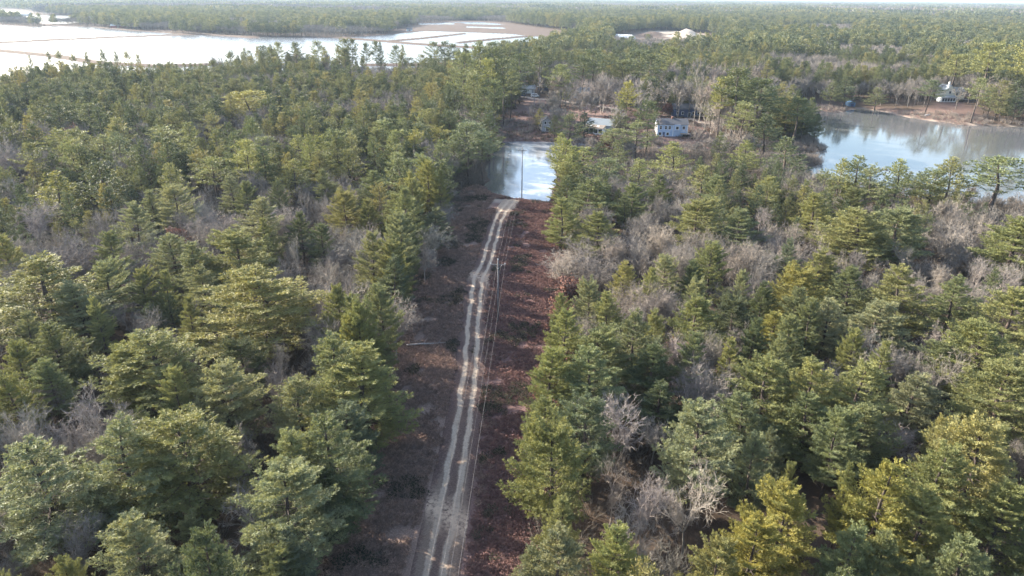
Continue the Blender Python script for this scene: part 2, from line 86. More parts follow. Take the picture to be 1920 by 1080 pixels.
PTS = {'h_blue': (72.1, 320.5), 'h_cot': (38.8, 325.7), 'h_navy': (89.1, 365.3), 'h_small': (16.0, 328.8), 'h_dome': (42.0, 437.7), 'h_lake': (266.9, 440.1), 'garage': (7.4, 455.0), 'shed2': (19.2, 471.5), 'car': (13.1, 440.6), 'h_l': (-81.1, 464.7), 'h_l2': (-15.3, 427.3), 'h_w': (116.5, 419.9), 'h_w2': (190.9, 521.9), 'white': (204.2, 472.9), 'blue': (203.2, 429.9), 'dock': (228.5, 393.2), 'log': (-15.6, 114.2), 'red': (-722.5, 1356.4), 'gh': (178.7, 1122.7), 'mound': (281.8, 1213.5), 'h180': (-1607.5, 2890.4), 'boat': (-1348.7, 2056.5), 'tower': (14027.1, 23549.2), 'fence1': (84.5, 342.5), 'fence2': (95.2, 334.2), 'house92': (-2442.8, 5854.1), 'red2': (-187.5, 1331.3), 'arm': (-303.0, 670.1)}

# ------------------------------------------------------------------ numeric helpers
def poly_sd(px, py, poly):
    """signed distance to a polygon, negative inside"""
    P = np.asarray(poly, float)
    best = np.full(px.shape, 1e18)
    inside = np.zeros(px.shape, bool)
    n = len(P)
    for i in range(n):
        ax, ay = P[i]
        bx, by = P[(i + 1) % n]
        dx, dy = bx - ax, by - ay
        L = dx * dx + dy * dy + 1e-12
        t = np.clip(((px - ax) * dx + (py - ay) * dy) / L, 0, 1)
        d = (px - ax - t * dx) ** 2 + (py - ay - t * dy) ** 2
        best = np.minimum(best, d)
        c = (ay > py) != (by > py)
        with np.errstate(divide='ignore', invalid='ignore'):
            xi = (bx - ax) * (py - ay) / (by - ay + 1e-12) + ax
        inside ^= c & (px < xi)
    d = np.sqrt(best)
    return np.where(inside, -d, d)

def line_d(px, py, line):
    P = np.asarray(line, float)
    best = np.full(px.shape, 1e18)
    for i in range(len(P) - 1):
        ax, ay = P[i]
        bx, by = P[i + 1]
        dx, dy = bx - ax, by - ay
        L = dx * dx + dy * dy + 1e-12
        t = np.clip(((px - ax) * dx + (py - ay) * dy) / L, 0, 1)
        best = np.minimum(best, (px - ax - t * dx) ** 2 + (py - ay - t * dy) ** 2)
    return np.sqrt(best)

_perm = np.random.default_rng(3).random((256, 256))
def vnoise(x, y, s):
    x = np.asarray(x, float) / s + 1000.3
    y = np.asarray(y, float) / s + 1000.7
    xi = np.floor(x).astype(int)
    yi = np.floor(y).astype(int)
    fx = x - xi
    fy = y - yi
    fx = fx * fx * (3 - 2 * fx)
    fy = fy * fy * (3 - 2 * fy)
    g = lambda a, b: _perm[a % 256, b % 256]
    return (g(xi, yi) * (1 - fx) + g(xi + 1, yi) * fx) * (1 - fy) + (g(xi, yi + 1) * (1 - fx) + g(xi + 1, yi + 1) * fx) * fy
def fbm(x, y, s):
    return (vnoise(x, y, s) + 0.5 * vnoise(x + 91, y - 37, s / 2.1) + 0.25 * vnoise(x - 17, y + 53, s / 4.3)) / 1.75
def sstep(a, b, x):
    t = np.clip((x - a) / (b - a), 0, 1)
    return t * t * (3 - 2 * t)

LAKE = [(-8, 245), (-8.5, 234), (-7.5, 228), (-5, 223), (0, 219), (6, 216), (10.5, 213.5), (12, 222), (14, 250), (17, 280), (22, 299), (60, 297), (100, 291), (126, 285),
        (122, 272), (112, 262), (103, 250), (108, 238), (122, 230), (140, 222), (175, 211), (205, 201), (240, 190), (300, 180), (380, 180), (470, 230), (480, 330), (420, 352), (330, 356), (290, 359),
        (257, 364), (232, 368), (217, 391), (214, 412), (206, 424), (196, 414), (185, 406), (178, 412), (172, 430), (164, 425), (156, 395),
        (148, 360), (140, 325), (136, 300), (126, 292), (105, 296), (70, 302), (40, 307), (13, 313), (-3, 313), (-7, 300), (-8.5, 270)]
CORR_L = [(0, -29.0), (40, -22.5), (62, -19.8), (80, -19.8), (100, -19.3), (120, -19.0), (150, -18.6), (180, -17.5), (200, -15.8), (222, -13.5), (300, -12)]
CORR_R = [(0, -2.5), (40, -0.3), (62, 1.5), (80, 3.2), (100, 6.2), (120, 8.2), (150, 10.0), (180, 12.0), (200, 13.5), (222, 15.0), (300, 18)]
def corr_l(y): return np.interp(y, [a for a, b in CORR_L], [b for a, b in CORR_L])
def corr_r(y): return np.interp(y, [a for a, b in CORR_R], [b for a, b in CORR_R])
def lake_sd(x, y): return poly_sd(x, y, LAKE)
def bog_sd(x, y):
    d = np.minimum(poly_sd(x, y, BOG), poly_sd(x, y, BOGB))
    for p in POOLS: d = np.minimum(d, poly_sd(x, y, p))
    return d
def dike_d(x, y):
    d = np.full(np.shape(x), 1e9)
    for l in DIKES: d = np.minimum(d, line_d(x, y, l))
    return d

def ground_z(x, y):
    x = np.asarray(x, float)
    y = np.asarray(y, float)
    ls = lake_sd(x, y) + (vnoise(x, y, 6) - 0.5) * 2.4
    bs = bog_sd(x, y) + (vnoise(x, y, 14) - 0.5) * 6
    base = 0.95 + (fbm(x, y, 55) - 0.5) * 1.3 + (vnoise(x, y, 9) - 0.5) * 0.25
    base += 2.3 * sstep(4, 34, ls) * sstep(296, 325, y) * sstep(600, 480, y) * sstep(-80, -20, x)     # bank under the houses
    far = sstep(1500, 4000, y)
    base += far * (fbm(x, y, 900) - 0.35) * 14
    base = np.maximum(base, 0.5)
    k = sstep(-2.5, 4.5, ls)
    z = -1.2 + (base + 1.2) * k
    kb = sstep(-3, 6, bs)
    z = np.where(y > 430, -1.2 + (z + 1.2) * kb, z)
    dd = dike_d(x, y)
    dk = sstep(9.0, 4.0, dd) * (y > 430) * (z < 0.4)
    z = z * (1 - dk) + 1.7 * dk
    dm = np.hypot((x - MOUND[0]) / 30.0, (y - MOUND[1]) / 26.0)
    z = z + 14 * np.clip(1 - dm, 0, 1) ** 1.15
    dm2 = np.hypot((x - MOUND[0] + 50) / 34.0, (y - MOUND[1] - 25) / 26.0)
    z = z + 8 * np.clip(1 - dm2, 0, 1) ** 1.1
    return z
MOUND = PTS['mound']

def gz(x, y): return float(ground_z(np.array([x]), np.array([y]))[0])

# ------------------------------------------------------------------ scene helpers
COL = scene.collection
def tag(o, label=None, cat=None, group=None, kind=None):
    if label: o['label'] = label
    if cat: o['category'] = cat
    if group: o['group'] = group
    if kind: o['kind'] = kind
    return o
def empty(name, loc, rz=0, **k):
    o = bpy.data.objects.new(name, None)
    o.empty_display_size = 0.5
    o.location = loc
    o.rotation_euler = (0, 0, rz)
    COL.objects.link(o)
    return tag(o, **k)
def np_mesh(name, verts, faces=None, tris=None, quads=None, mats=None, matidx=None, smooth=False, attrs=None):
    me = bpy.data.meshes.new(name)
    verts = np.asarray(verts, np.float32)
    loops, starts, tot = [], [], []
    ns = 0
    if tris is not None and len(tris):
        t = np.asarray(tris, np.int32)
        loops.append(t.ravel()); starts.append(np.arange(len(t)) * 3 + ns); ns += len(t) * 3
    if quads is not None and len(quads):
        t = np.asarray(quads, np.int32)
        loops.append(t.ravel()); starts.append(np.arange(len(t)) * 4 + ns); ns += len(t) * 4
    me.vertices.add(len(verts))
    me.vertices.foreach_set('co', verts.ravel())
    if loops:
        lp = np.concatenate(loops).astype(np.int32)
        st = np.concatenate(starts).astype(np.int32)
        me.loops.add(len(lp))
        me.loops.foreach_set('vertex_index', lp)
        me.polygons.add(len(st))
        me.polygons.foreach_set('loop_start', st)
        if matidx is not None: me.polygons.foreach_set('material_index', np.asarray(matidx, np.int32))
        if smooth: me.polygons.foreach_set('use_smooth', np.ones(len(st), bool))
    for m in (mats or []): me.materials.append(m)
    if attrs:
        for k, (typ, data) in attrs.items():
            a = me.attributes.new(k, typ, 'POINT')
            a.data.foreach_set('vector' if typ == 'FLOAT_VECTOR' else 'value', np.asarray(data).ravel())
    me.update(calc_edges=True)
    me.validate()
    return me
def put(name, me, parent=None, loc=None, link=True, **k):
    o = bpy.data.objects.new(name, me)
    if parent is not None: o.parent = parent
    if loc is not None: o.location = loc
    if link: COL.objects.link(o)
    return tag(o, **k)

class MB:
    """collects shapes for one mesh object"""
    def __init__(s): s.v = []; s.f = []
    def box(s, x0, x1, y0, y1, z0, z1):
        b = len(s.v)
        s.v += [(x0, y0, z0), (x1, y0, z0), (x1, y1, z0), (x0, y1, z0), (x0, y0, z1), (x1, y0, z1), (x1, y1, z1), (x0, y1, z1)]
        s.f += [tuple(b + i for i in q) for q in ((0, 3, 2, 1), (4, 5, 6, 7), (0, 1, 5, 4), (1, 2, 6, 5), (2, 3, 7, 6), (3, 0, 4, 7))]
        return s
    def poly(s, pts, faces):
        b = len(s.v)
        s.v += list(pts)
        s.f += [tuple(b + i for i in q) for q in faces]
        return s
    def tube(s, pts, rad, n=6, caps=True):
        pts = [Vector(p) for p in pts]
        if not hasattr(rad, '__len__'): rad = [rad] * len(pts)
        b = len(s.v)
        for i, p in enumerate(pts):
            d = (pts[min(i + 1, len(pts) - 1)] - pts[max(i - 1, 0)]).normalized()
            a = d.cross(Vector((0.13, 0.27, 0.95)) if abs(d.z) < 0.9 else Vector((1, 0, 0))).normalized()
            c = d.cross(a)
            for k in range(n):
                t = 2 * math.pi * k / n
                s.v.append(tuple(p + (a * math.cos(t) + c * math.sin(t)) * rad[i]))
        for i in range(len(pts) - 1):
            for k in range(n):
                s.f.append((b + i * n + k, b + i * n + (k + 1) % n, b + (i + 1) * n + (k + 1) % n, b + (i + 1) * n + k))
        if caps:
            s.f.append(tuple(b + k for k in reversed(range(n))))
            s.f.append(tuple(b + (len(pts) - 1) * n + k for k in range(n)))
        return s
    def build(s, name, mat, parent=None, smooth=False, **k):
        me = bpy.data.meshes.new(name)
        me.from_pydata(s.v, [], s.f)
        me.materials.append(mat)
        if smooth: me.polygons.foreach_set('use_smooth', [True] * len(me.polygons))
        me.update()
        return put(name, me, parent, **k)

# ------------------------------------------------------------------ materials
def mat(name):
    m = bpy.data.materials.new(name)
    m.use_nodes = True
    n = m.node_tree
    n.nodes.clear()
    out = n.nodes.new('ShaderNodeOutputMaterial')
    return m, n, out
def N(n, t, **kw):
    x = n.nodes.new(t)
    for k, v in kw.items():
        if k.startswith('i_'): x.inputs[k[2:].replace('_', ' ')].default_value = v
        elif k.startswith('n_'): x.inputs[int(k[2:])].default_value = v
        else: setattr(x, k, v)
    return x
def ramp(n, fac, stops):
    r = n.nodes.new('ShaderNodeValToRGB')
    el = r.color_ramp.elements
    while len(el) < len(stops): el.new(0.5)
    for e, (p, c) in zip(el, stops):
        e.position = p
        e.color = (*c, 1)
    if fac is not None: n.links.new(fac, r.inputs[0])
    return r.outputs[0]
def mix(n, fac, a, b, typ='MIX'):
    x = n.nodes.new('ShaderNodeMix')
    x.data_type = 'RGBA'
    x.blend_type = typ
    for k, v in ((0, fac), (6, a), (7, b)):
        if isinstance(v, (int, float)): x.inputs[k].default_value = v
        elif isinstance(v, tuple): x.inputs[k].default_value = (*v, 1)
        else: n.links.new(v, x.inputs[k])
    return x.outputs[2]
def math_n(n, op, a, b=0.0, clamp=False):
    x = n.nodes.new('ShaderNodeMath')
    x.operation = op
    x.use_clamp = clamp
    for k, v in ((0, a), (1, b)):
        if isinstance(v, (int, float)): x.inputs[k].default_value = v
        else: n.links.new(v, x.inputs[k])
    return x.outputs[0]
def noise(n, scale, detail=4, rough=0.6, vec=None, dim='3D'):
    x = n.nodes.new('ShaderNodeTexNoise')
    x.inputs['Scale'].default_value = scale
    x.inputs['Detail'].default_value = detail
    x.inputs['Roughness'].default_value = rough
    if vec is not None: n.links.new(vec, x.inputs['Vector'])
    return x.outputs[0]
def geo_pos(n): return n.nodes.new('ShaderNodeNewGeometry').outputs['Position']
def bsdf(n, out, color, rough=0.85, spec=0.25, bump=None, bump_s=0.3, bump_d=0.1, metal=0.0):
    p = n.nodes.new('ShaderNodeBsdfPrincipled')
    if isinstance(color, tuple): p.inputs['Base Color'].default_value = (*color, 1)
    else: n.links.new(color, p.inputs['Base Color'])
    if isinstance(rough, (int, float)): p.inputs['Roughness'].default_value = rough
    else: n.links.new(rough, p.inputs['Roughness'])
    p.inputs['Specular IOR Level'].default_value = spec
    p.inputs['Metallic'].default_value = metal
    if bump is not None:
        b = n.nodes.new('ShaderNodeBump')
        b.inputs['Strength'].default_value = bump_s
        b.inputs['Distance'].default_value = bump_d
        n.links.new(bump, b.inputs['Height'])
        n.links.new(b.outputs[0], p.inputs['Normal'])
    n.links.new(p.outputs[0], out.inputs['Surface'])
    return p
def plain(name, col, rough=0.7, var=0.12, scale=3.0, spec=0.25, metal=0.0):
    m, n, out = mat(name)
    tc = n.nodes.new('ShaderNodeTexCoord')
    nz = noise(n, scale, 5, 0.65, tc.outputs['Object'])
    lo = tuple(max(0, c * (1 - var * 2)) for c in col)
    hi = tuple(min(1, c * (1 + var * 2)) for c in col)
    bsdf(n, out, ramp(n, nz, [(0.25, lo), (0.75, hi)]), rough, spec, metal=metal)
    return m

def foliage_mat(name, use_obj_color):
    m, n, out = mat(name)
    oi = n.nodes.new('ShaderNodeObjectInfo')
    pos = geo_pos(n)
    if use_obj_color:
        base = oi.outputs['Color']
    else:
        base = ramp(n, oi.outputs['Random'], [(0.0, (0.072, 0.092, 0.062)), (0.35, (0.105, 0.126, 0.074)), (0.6, (0.142, 0.158, 0.088)), (0.85, (0.178, 0.182, 0.095)), (1.0, (0.22, 0.20, 0.09))])
    nz = noise(n, 0.9, 3, 0.6, pos)
    c = mix(n, 1.0, base, ramp(n, nz, [(0.3, (0.72, 0.78, 0.85)), (0.7, (1.28, 1.18, 0.95))]), 'MULTIPLY')
    d = n.nodes.new('ShaderNodeBsdfPrincipled')
    n.links.new(c, d.inputs['Base Color'])
    d.inputs['Roughness'].default_value = 0.6
    d.inputs['Specular IOR Level'].default_value = 0.2
    t = n.nodes.new('ShaderNodeBsdfTranslucent')
    tc = mix(n, 1.0, c, (1.15, 1.1, 0.7), 'MULTIPLY')
    n.links.new(tc, t.inputs['Color'])
    s = n.nodes.new('ShaderNodeMixShader')
    s.inputs[0].default_value = 0.26
    n.links.new(d.outputs[0], s.inputs[1])
    n.links.new(t.outputs[0], s.inputs[2])
    n.links.new(s.outputs[0], out.inputs['Surface'])
    return m
def bark_mat(name, lo, hi, use_rand=True, use_obj_color=False):
    m, n, out = mat(name)
    oi = n.nodes.new('ShaderNodeObjectInfo')
    pos = geo_pos(n)
    nz = noise(n, 1.7, 4, 0.6, pos)
    c = ramp(n, nz, [(0.3, lo), (0.7, hi)])
    if use_rand: c = mix(n, 1.0, c, ramp(n, oi.outputs['Random'], [(0, (0.72, 0.70, 0.72)), (0.5, (1.0, 0.96, 0.95)), (1, (1.25, 1.15, 1.1))]), 'MULTIPLY')
    if use_obj_color: c = mix(n, 1.0, c, oi.outputs['Color'], 'MULTIPLY')
    bsdf(n, out, c, 0.9, 0.1)
    return m

M = {}
M['needles'] = foliage_mat('pine_needles', True)
M['needles_far'] = foliage_mat('pine_needles_far', False)
M['pine_bark'] = bark_mat('pine_bark', (0.055, 0.045, 0.04), (0.12, 0.10, 0.088))
M['grey_bark'] = bark_mat('grey_bark', (0.20, 0.188, 0.165), (0.37, 0.35, 0.315), True, True)
M['grey_bark_far'] = bark_mat('grey_bark_far', (0.145, 0.135, 0.118), (0.27, 0.254, 0.228))
M['brush'] = bark_mat('brush_twigs', (0.092, 0.083, 0.070), (0.185, 0.17, 0.145))
M['marsh'] = bark_mat('marsh_twigs', (0.20, 0.175, 0.15), (0.34, 0.30, 0.26))
M['dry_leaf'] = bark_mat('dry_leaves', (0.17, 0.10, 0.075), (0.28, 0.17, 0.13), True, True)

def ground_material():
    m, n, out = mat('forest_ground')
    pos = geo_pos(n)
    big = noise(n, 0.05, 4, 0.6, pos)
    mid = noise(n, 0.55, 5, 0.65, pos)
    fine = noise(n, 4.5, 5, 0.75, pos)
    at = lambda k: N(n, 'ShaderNodeAttribute', attribute_name=k).outputs['Fac']
    litter = ramp(n, fine, [(0.3, (0.045, 0.030, 0.022)), (0.55, (0.10, 0.066, 0.046)), (0.75, (0.17, 0.115, 0.082))])
    litter = mix(n, mid, litter, (0.075, 0.058, 0.045))
    scr_a = ramp(n, fine, [(0.28, (0.10, 0.068, 0.055)), (0.5, (0.24, 0.165, 0.13)), (0.72, (0.38, 0.27, 0.21))])
    scr_b = ramp(n, fine, [(0.28, (0.065, 0.042, 0.039)), (0.5, (0.15, 0.092, 0.083)), (0.72, (0.25, 0.165, 0.145))])
    scr = mix(n, at('red'), scr_a, scr_b)
    patch = ramp(n, noise(n, 0.33, 6, 0.72, pos), [(0.54, (0, 0, 0)), (0.66, (1, 1, 1))])
    scr = mix(n, math_n(n, 'MULTIPLY', patch, 0.35), scr, (0.24, 0.155, 0.115))
    c = mix(n, at('scrub'), litter, scr)
    field = ramp(n, mid, [(0.3, (0.070, 0.052, 0.042)), (0.7, (0.135, 0.10, 0.08))])
    field = mix(n, big, field, (0.11, 0.078, 0.062))
    c = mix(n, at('field'), c, field)
    sand = ramp(n, mid, [(0.3, (0.34, 0.28, 0.22)), (0.7, (0.47, 0.41, 0.34))])
    c = mix(n, at('sand'), c, sand)
    bsdf(n, out, c, 0.95, 0.1, fine, 0.9, 0.12)
    return m
M['ground'] = ground_material()

def track_material():
    m, n, out = mat('sand_track')
    pos = geo_pos(n)
    at = lambda k: N(n, 'ShaderNodeAttribute', attribute_name=k).outputs['Fac']
    fine = noise(n, 5.0, 5, 0.75, pos)
    mid = noise(n, 1.9, 5, 0.7, pos)
    big = noise(n, 0.16, 3, 0.6, pos)
    u = at('u')
    v = at('v')
    w = math_n(n, 'MULTIPLY', math_n(n, 'SUBTRACT', mid, 0.5), 0.55)
    uw = math_n(n, 'ADD', math_n(n, 'ADD', u, w), math_n(n, 'MULTIPLY', math_n(n, 'SUBTRACT', noise(n, 0.22, 2, 0.5, pos), 0.5), 1.1))
    a = math_n(n, 'ABSOLUTE', math_n(n, 'SUBTRACT', math_n(n, 'ABSOLUTE', uw), 0.98))
    rut = N(n, 'ShaderNodeMapRange', interpolation_type='SMOOTHSTEP')
    n.links.new(a, rut.inputs[0])
    rut.inputs[1].default_value = 0.24; rut.inputs[2].default_value = 0.52
    rut.inputs[3].default_value = 1; rut.inputs[4].default_value = 0
    sand = ramp(n, fine, [(0.3, (0.31, 0.24, 0.175)), (0.7, (0.52, 0.42, 0.325))])
    scr = ramp(n, fine, [(0.28, (0.050, 0.033, 0.028)), (0.52, (0.12, 0.078, 0.066)), (0.75, (0.22, 0.15, 0.12))])
    grav = ramp(n, fine, [(0.3, (0.13, 0.092, 0.070)), (0.7, (0.28, 0.21, 0.16))])
    # worn shoulder either side of the ruts, wider near the camera end
    edge = N(n, 'ShaderNodeMapRange', interpolation_type='SMOOTHSTEP')
    n.links.new(math_n(n, 'ADD', math_n(n, 'ADD', math_n(n, 'ABSOLUTE', u), math_n(n, 'MULTIPLY', w, 3.0)), math_n(n, 'MULTIPLY', v, 1.1)), edge.inputs[0])
    edge.inputs[1].default_value = 1.9; edge.inputs[2].default_value = 2.9; edge.inputs[3].default_value = 1; edge.inputs[4].default_value = 0
    ctr = N(n, 'ShaderNodeMapRange', interpolation_type='SMOOTHSTEP')
    n.links.new(math_n(n, 'ABSOLUTE', uw), ctr.inputs[0])
    ctr.inputs[1].default_value = 0.25; ctr.inputs[2].default_value = 0.75; ctr.inputs[3].default_value = 0.2; ctr.inputs[4].default_value = 0.85
    base = mix(n, math_n(n, 'MULTIPLY', edge.outputs[0], ctr.outputs[0]), scr, grav)
    rfac = math_n(n, 'MULTIPLY', rut.outputs[0], ramp(n, big, [(0.30, (0.55, 0.55, 0.55)), (0.5, (1, 1, 1))]))
    rf2 = math_n(n, 'MULTIPLY', rfac, at('rutk'))
    c = mix(n, rf2, base, sand)
    # bare sandy ground at the shore end and slanting sun streaks painted across the track
    open_s = math_n(n, 'MULTIPLY', at('open'), ramp(n, mid, [(0.3, (0.45, 0.45, 0.45)), (0.6, (1, 1, 1))]))
    c = mix(n, open_s, c, sand)
    sun_streak = math_n(n, 'MULTIPLY', at('tan'), ramp(n, mid, [(0.38, (0, 0, 0)), (0.55, (1, 1, 1))]))
    c = mix(n, sun_streak, c, (0.52, 0.38, 0.27))
    bsdf(n, out, c, 0.95, 0.1, fine, 0.6, 0.05)
    return m
M['track'] = track_material()

def ice_material(name, rough_lo, rough_hi, frost, body, streaks=0.5):
    m, n, out = mat(name)
    pos = geo_pos(n)
    mp = N(n, 'ShaderNodeMapping')
    mp.inputs['Scale'].default_value = (0.35, 1.0, 1.0)
    mp.inputs['Rotation'].default_value = (0, 0, 0.25)
    n.links.new(pos, mp.inputs[0])
    big = noise(n, 0.022, 4, 0.6, pos)
    st = noise(n, 0.35, 6, 0.7, mp.outputs[0])
    fn = noise(n, 1.6, 3, 0.6, pos)
    fz = mix(n, ramp(n, big, [(0.35, (0, 0, 0)), (0.65, (1, 1, 1))]), ramp(n, st, [(0.55, (0, 0, 0)), (0.68, (1, 1, 1))]), ramp(n, st, [(0.62, (0, 0, 0)), (0.72, (1, 1, 1))]))
    f = math_n(n, 'MULTIPLY', fz, streaks, True)
    col = mix(n, f, body, frost)
    if name == 'lake_ice':      # frost-pale tint painting the sky's reflection on the narrow arm of the pond
        sx = n.nodes.new('ShaderNodeSeparateXYZ'); n.links.new(pos, sx.inputs[0])
        mr = N(n, 'ShaderNodeMapRange', interpolation_type='SMOOTHSTEP'); n.links.new(math_n(n, 'ADD', sx.outputs[0], math_n(n, 'MULTIPLY', st, 6)), mr.inputs[0])
        mr.inputs[1].default_value = 40; mr.inputs[2].default_value = 75; mr.inputs[3].default_value = 1; mr.inputs[4].default_value = 0
        mr2 = N(n, 'ShaderNodeMapRange', interpolation_type='SMOOTHSTEP'); n.links.new(math_n(n, 'ADD', sx.outputs[0], math_n(n, 'MULTIPLY', st, 6)), mr2.inputs[0])
        mr2.inputs[1].default_value = -2; mr2.inputs[2].default_value = 6
        col = mix(n, math_n(n, 'MULTIPLY', mr.outputs[0], mr2.outputs[0]), col, (0.29, 0.30, 0.315))
    ro = mix(n, f, mix(n, ramp(n, st, [(0.3, (0, 0, 0)), (0.7, (1, 1, 1))]), (rough_lo,) * 3, (rough_hi,) * 3), (0.2, 0.2, 0.2))
    p = bsdf(n, out, col, ro, 0.7, fn, 0.25, 0.015)
    p.inputs['IOR'].default_value = 1.5
    return m
M['lake'] = ice_material('lake_ice', 0.05, 0.10, (0.27, 0.28, 0.29), (0.10, 0.102, 0.105), 0.13)
M['bog'] = ice_material('bog_ice', 0.18, 0.34, (0.32, 0.33, 0.345), (0.08, 0.085, 0.092), 0.6)
M['white_paint'] = plain('white_paint', (0.78, 0.78, 0.76), 0.6, 0.04)
M['blue_siding'] = plain('blue_siding', (0.33, 0.42, 0.56), 0.7, 0.06)
M['navy_siding'] = plain('navy_siding', (0.055, 0.075, 0.14), 0.7, 0.08)
M['grey_siding'] = plain('grey_siding', (0.32, 0.34, 0.37), 0.7, 0.06)
M['cream_siding'] = plain('cream_siding', (0.72, 0.68, 0.56), 0.7, 0.05)
M['dark_roof'] = plain('dark_shingle_roof', (0.085, 0.088, 0.10), 0.9, 0.15, 6)
M['grey_roof'] = plain('grey_shingle_roof', (0.22, 0.245, 0.265), 0.9, 0.12, 6)
M['brown_roof'] = plain('brown_shingle_roof', (0.22, 0.18, 0.15), 0.9, 0.12, 6)
M['glass'] = plain('window_glass', (0.025, 0.03, 0.04), 0.08, 0.0, 1, 0.6)
M['deck'] = plain('weathered_deck', (0.30, 0.25, 0.21), 0.85, 0.12)
M['brick'] = plain('chimney_brick', (0.30, 0.16, 0.12), 0.9, 0.15, 8)
M['pole'] = plain('weathered_pole', (0.17, 0.155, 0.15), 0.9, 0.2, 3)
M['porcelain'] = plain('grey_insulator', (0.55, 0.56, 0.58), 0.3, 0.03, 3, 0.5)
M['wire'] = plain('aluminium_wire', (0.33, 0.32, 0.31), 0.7, 0.03, 3, 0.5, 0.3)
M['metal'] = plain('galvanised_metal', (0.38, 0.39, 0.40), 0.5, 0.08, 3, 0.5, 0.4)
M['red_barn'] = plain('red_siding', (0.30, 0.10, 0.07), 0.8, 0.1)
M['log'] = plain('fallen_log', (0.36, 0.32, 0.29), 0.9, 0.2, 5)
M['sand_road'] = plain('sandy_road', (0.40, 0.32, 0.26), 0.95, 0.12, 0.8)
M['rubber'] = plain('tyre_rubber', (0.02, 0.02, 0.02), 0.8, 0.05)
M['blue_tarp'] = plain('blue_tarp', (0.09, 0.16, 0.25), 0.6, 0.08)
M['fence'] = plain('dark_fence', (0.10, 0.085, 0.075), 0.9, 0.12)
M['bird'] = plain('dark_feathers', (0.05, 0.045, 0.04), 0.8, 0.1)

# ------------------------------------------------------------------ the ground: one polar sheet that reaches the horizon
def build_ground():
    rad = [6.0]
    while rad[-1] < 14000: rad.append(rad[-1] + max(1.25, 0.0092 * rad[-1]))
    rad = np.array(rad)
    ang = np.radians(np.linspace(-62, 62, 340))
    Rr, A = np.meshgrid(rad, ang, indexing='ij')
    X = (Rr * np.sin(A)).ravel()
    Y = (Rr * np.cos(A)).ravel()
    Z = ground_z(X, Y)
    nr, na = Rr.shape
    i = np.arange(nr * na).reshape(nr, na)
    q = np.stack([i[:-1, :-1], i[:-1, 1:], i[1:, 1:], i[1:, :-1]], -1).reshape(-1, 4)
    wob = (vnoise(X, Y, 3.5) - 0.5) * 2.2
    inc = np.minimum(X - corr_l(Y), corr_r(Y) - X) + wob
    scrub = sstep(-1.2, 1.2, inc) * (Y < 226)
    bank = sstep(2, -3, poly_sd(X, Y, BANKP) + wob)
    bank = np.maximum(bank, sstep(3, -3, poly_sd(X, Y, SHOREP) + wob) * 0.6)
    scrub = np.maximum(scrub, bank)
    red = np.where(Y < 228, sstep(-9.5, -3, X + wob), 0.35 + 0.5 * vnoise(X, Y, 18))
    field = np.maximum(sstep(10, -10, poly_sd(X, Y, BROWN)), 0)
    dd = dike_d(X, Y)
    bs = bog_sd(X, Y)
    field = np.maximum(field, sstep(26, 6, bs) * (Y > 430))
    field = np.maximum(field, sstep(13, 9, dd))
    gv = poly_sd(X, Y, GRAVEL)
    field = np.maximum(field, sstep(12, -12, gv))
    sand = sstep(12, -12, gv + (vnoise(X, Y, 25) - 0.5) * 40) * 0.75 * sstep(0.5, 0.62, fbm(X, Y, 60))
    dm = np.hypot((X - MOUND[0]) / 34.0, (Y - MOUND[1]) / 30.0)
    sand = np.maximum(sand, sstep(1.15, 0.9, dm))
    ls = lake_sd(X, Y)
    sand = np.maximum(sand, sstep(2.2, 0.8, np.abs(ls - 1.0)) * (X > 160) * (Y > 340) * 0.6)
    sand = np.maximum(sand, 0.75 * sstep(6, 1, np.hypot((X + 5) / 1.6, Y - 214)) )
    me = np_mesh('ground', np.stack([X, Y, Z], -1), quads=q[:, ::-1], mats=[M['ground']], smooth=True,
                 attrs={'scrub': ('FLOAT', scrub), 'red': ('FLOAT', red), 'field': ('FLOAT', field), 'sand': ('FLOAT', sand)})
    put('ground', me, kind='structure')
build_ground()

def sheet(name, x0, x1, y0, y1, z, m, nx=24, ny=24):
    xs = np.linspace(x0, x1, nx); ys = np.linspace(y0, y1, ny)
    X, Y = np.meshgrid(xs, ys)
    i = np.arange(nx * ny).reshape(ny, nx)
    q = np.stack([i[:-1, :-1], i[:-1, 1:], i[1:, 1:], i[1:, :-1]], -1).reshape(-1, 4)
    me = np_mesh(name, np.stack([X.ravel(), Y.ravel(), np.full(X.size, z)], -1), quads=q, mats=[m])
    return put(name, me, kind='structure')
sheet('lake_water', -60, 500, 185, 450, 0.0, M['lake'])
sheet('bog_water', -5200, 480, 452, 5200, 0.0, M['bog'])

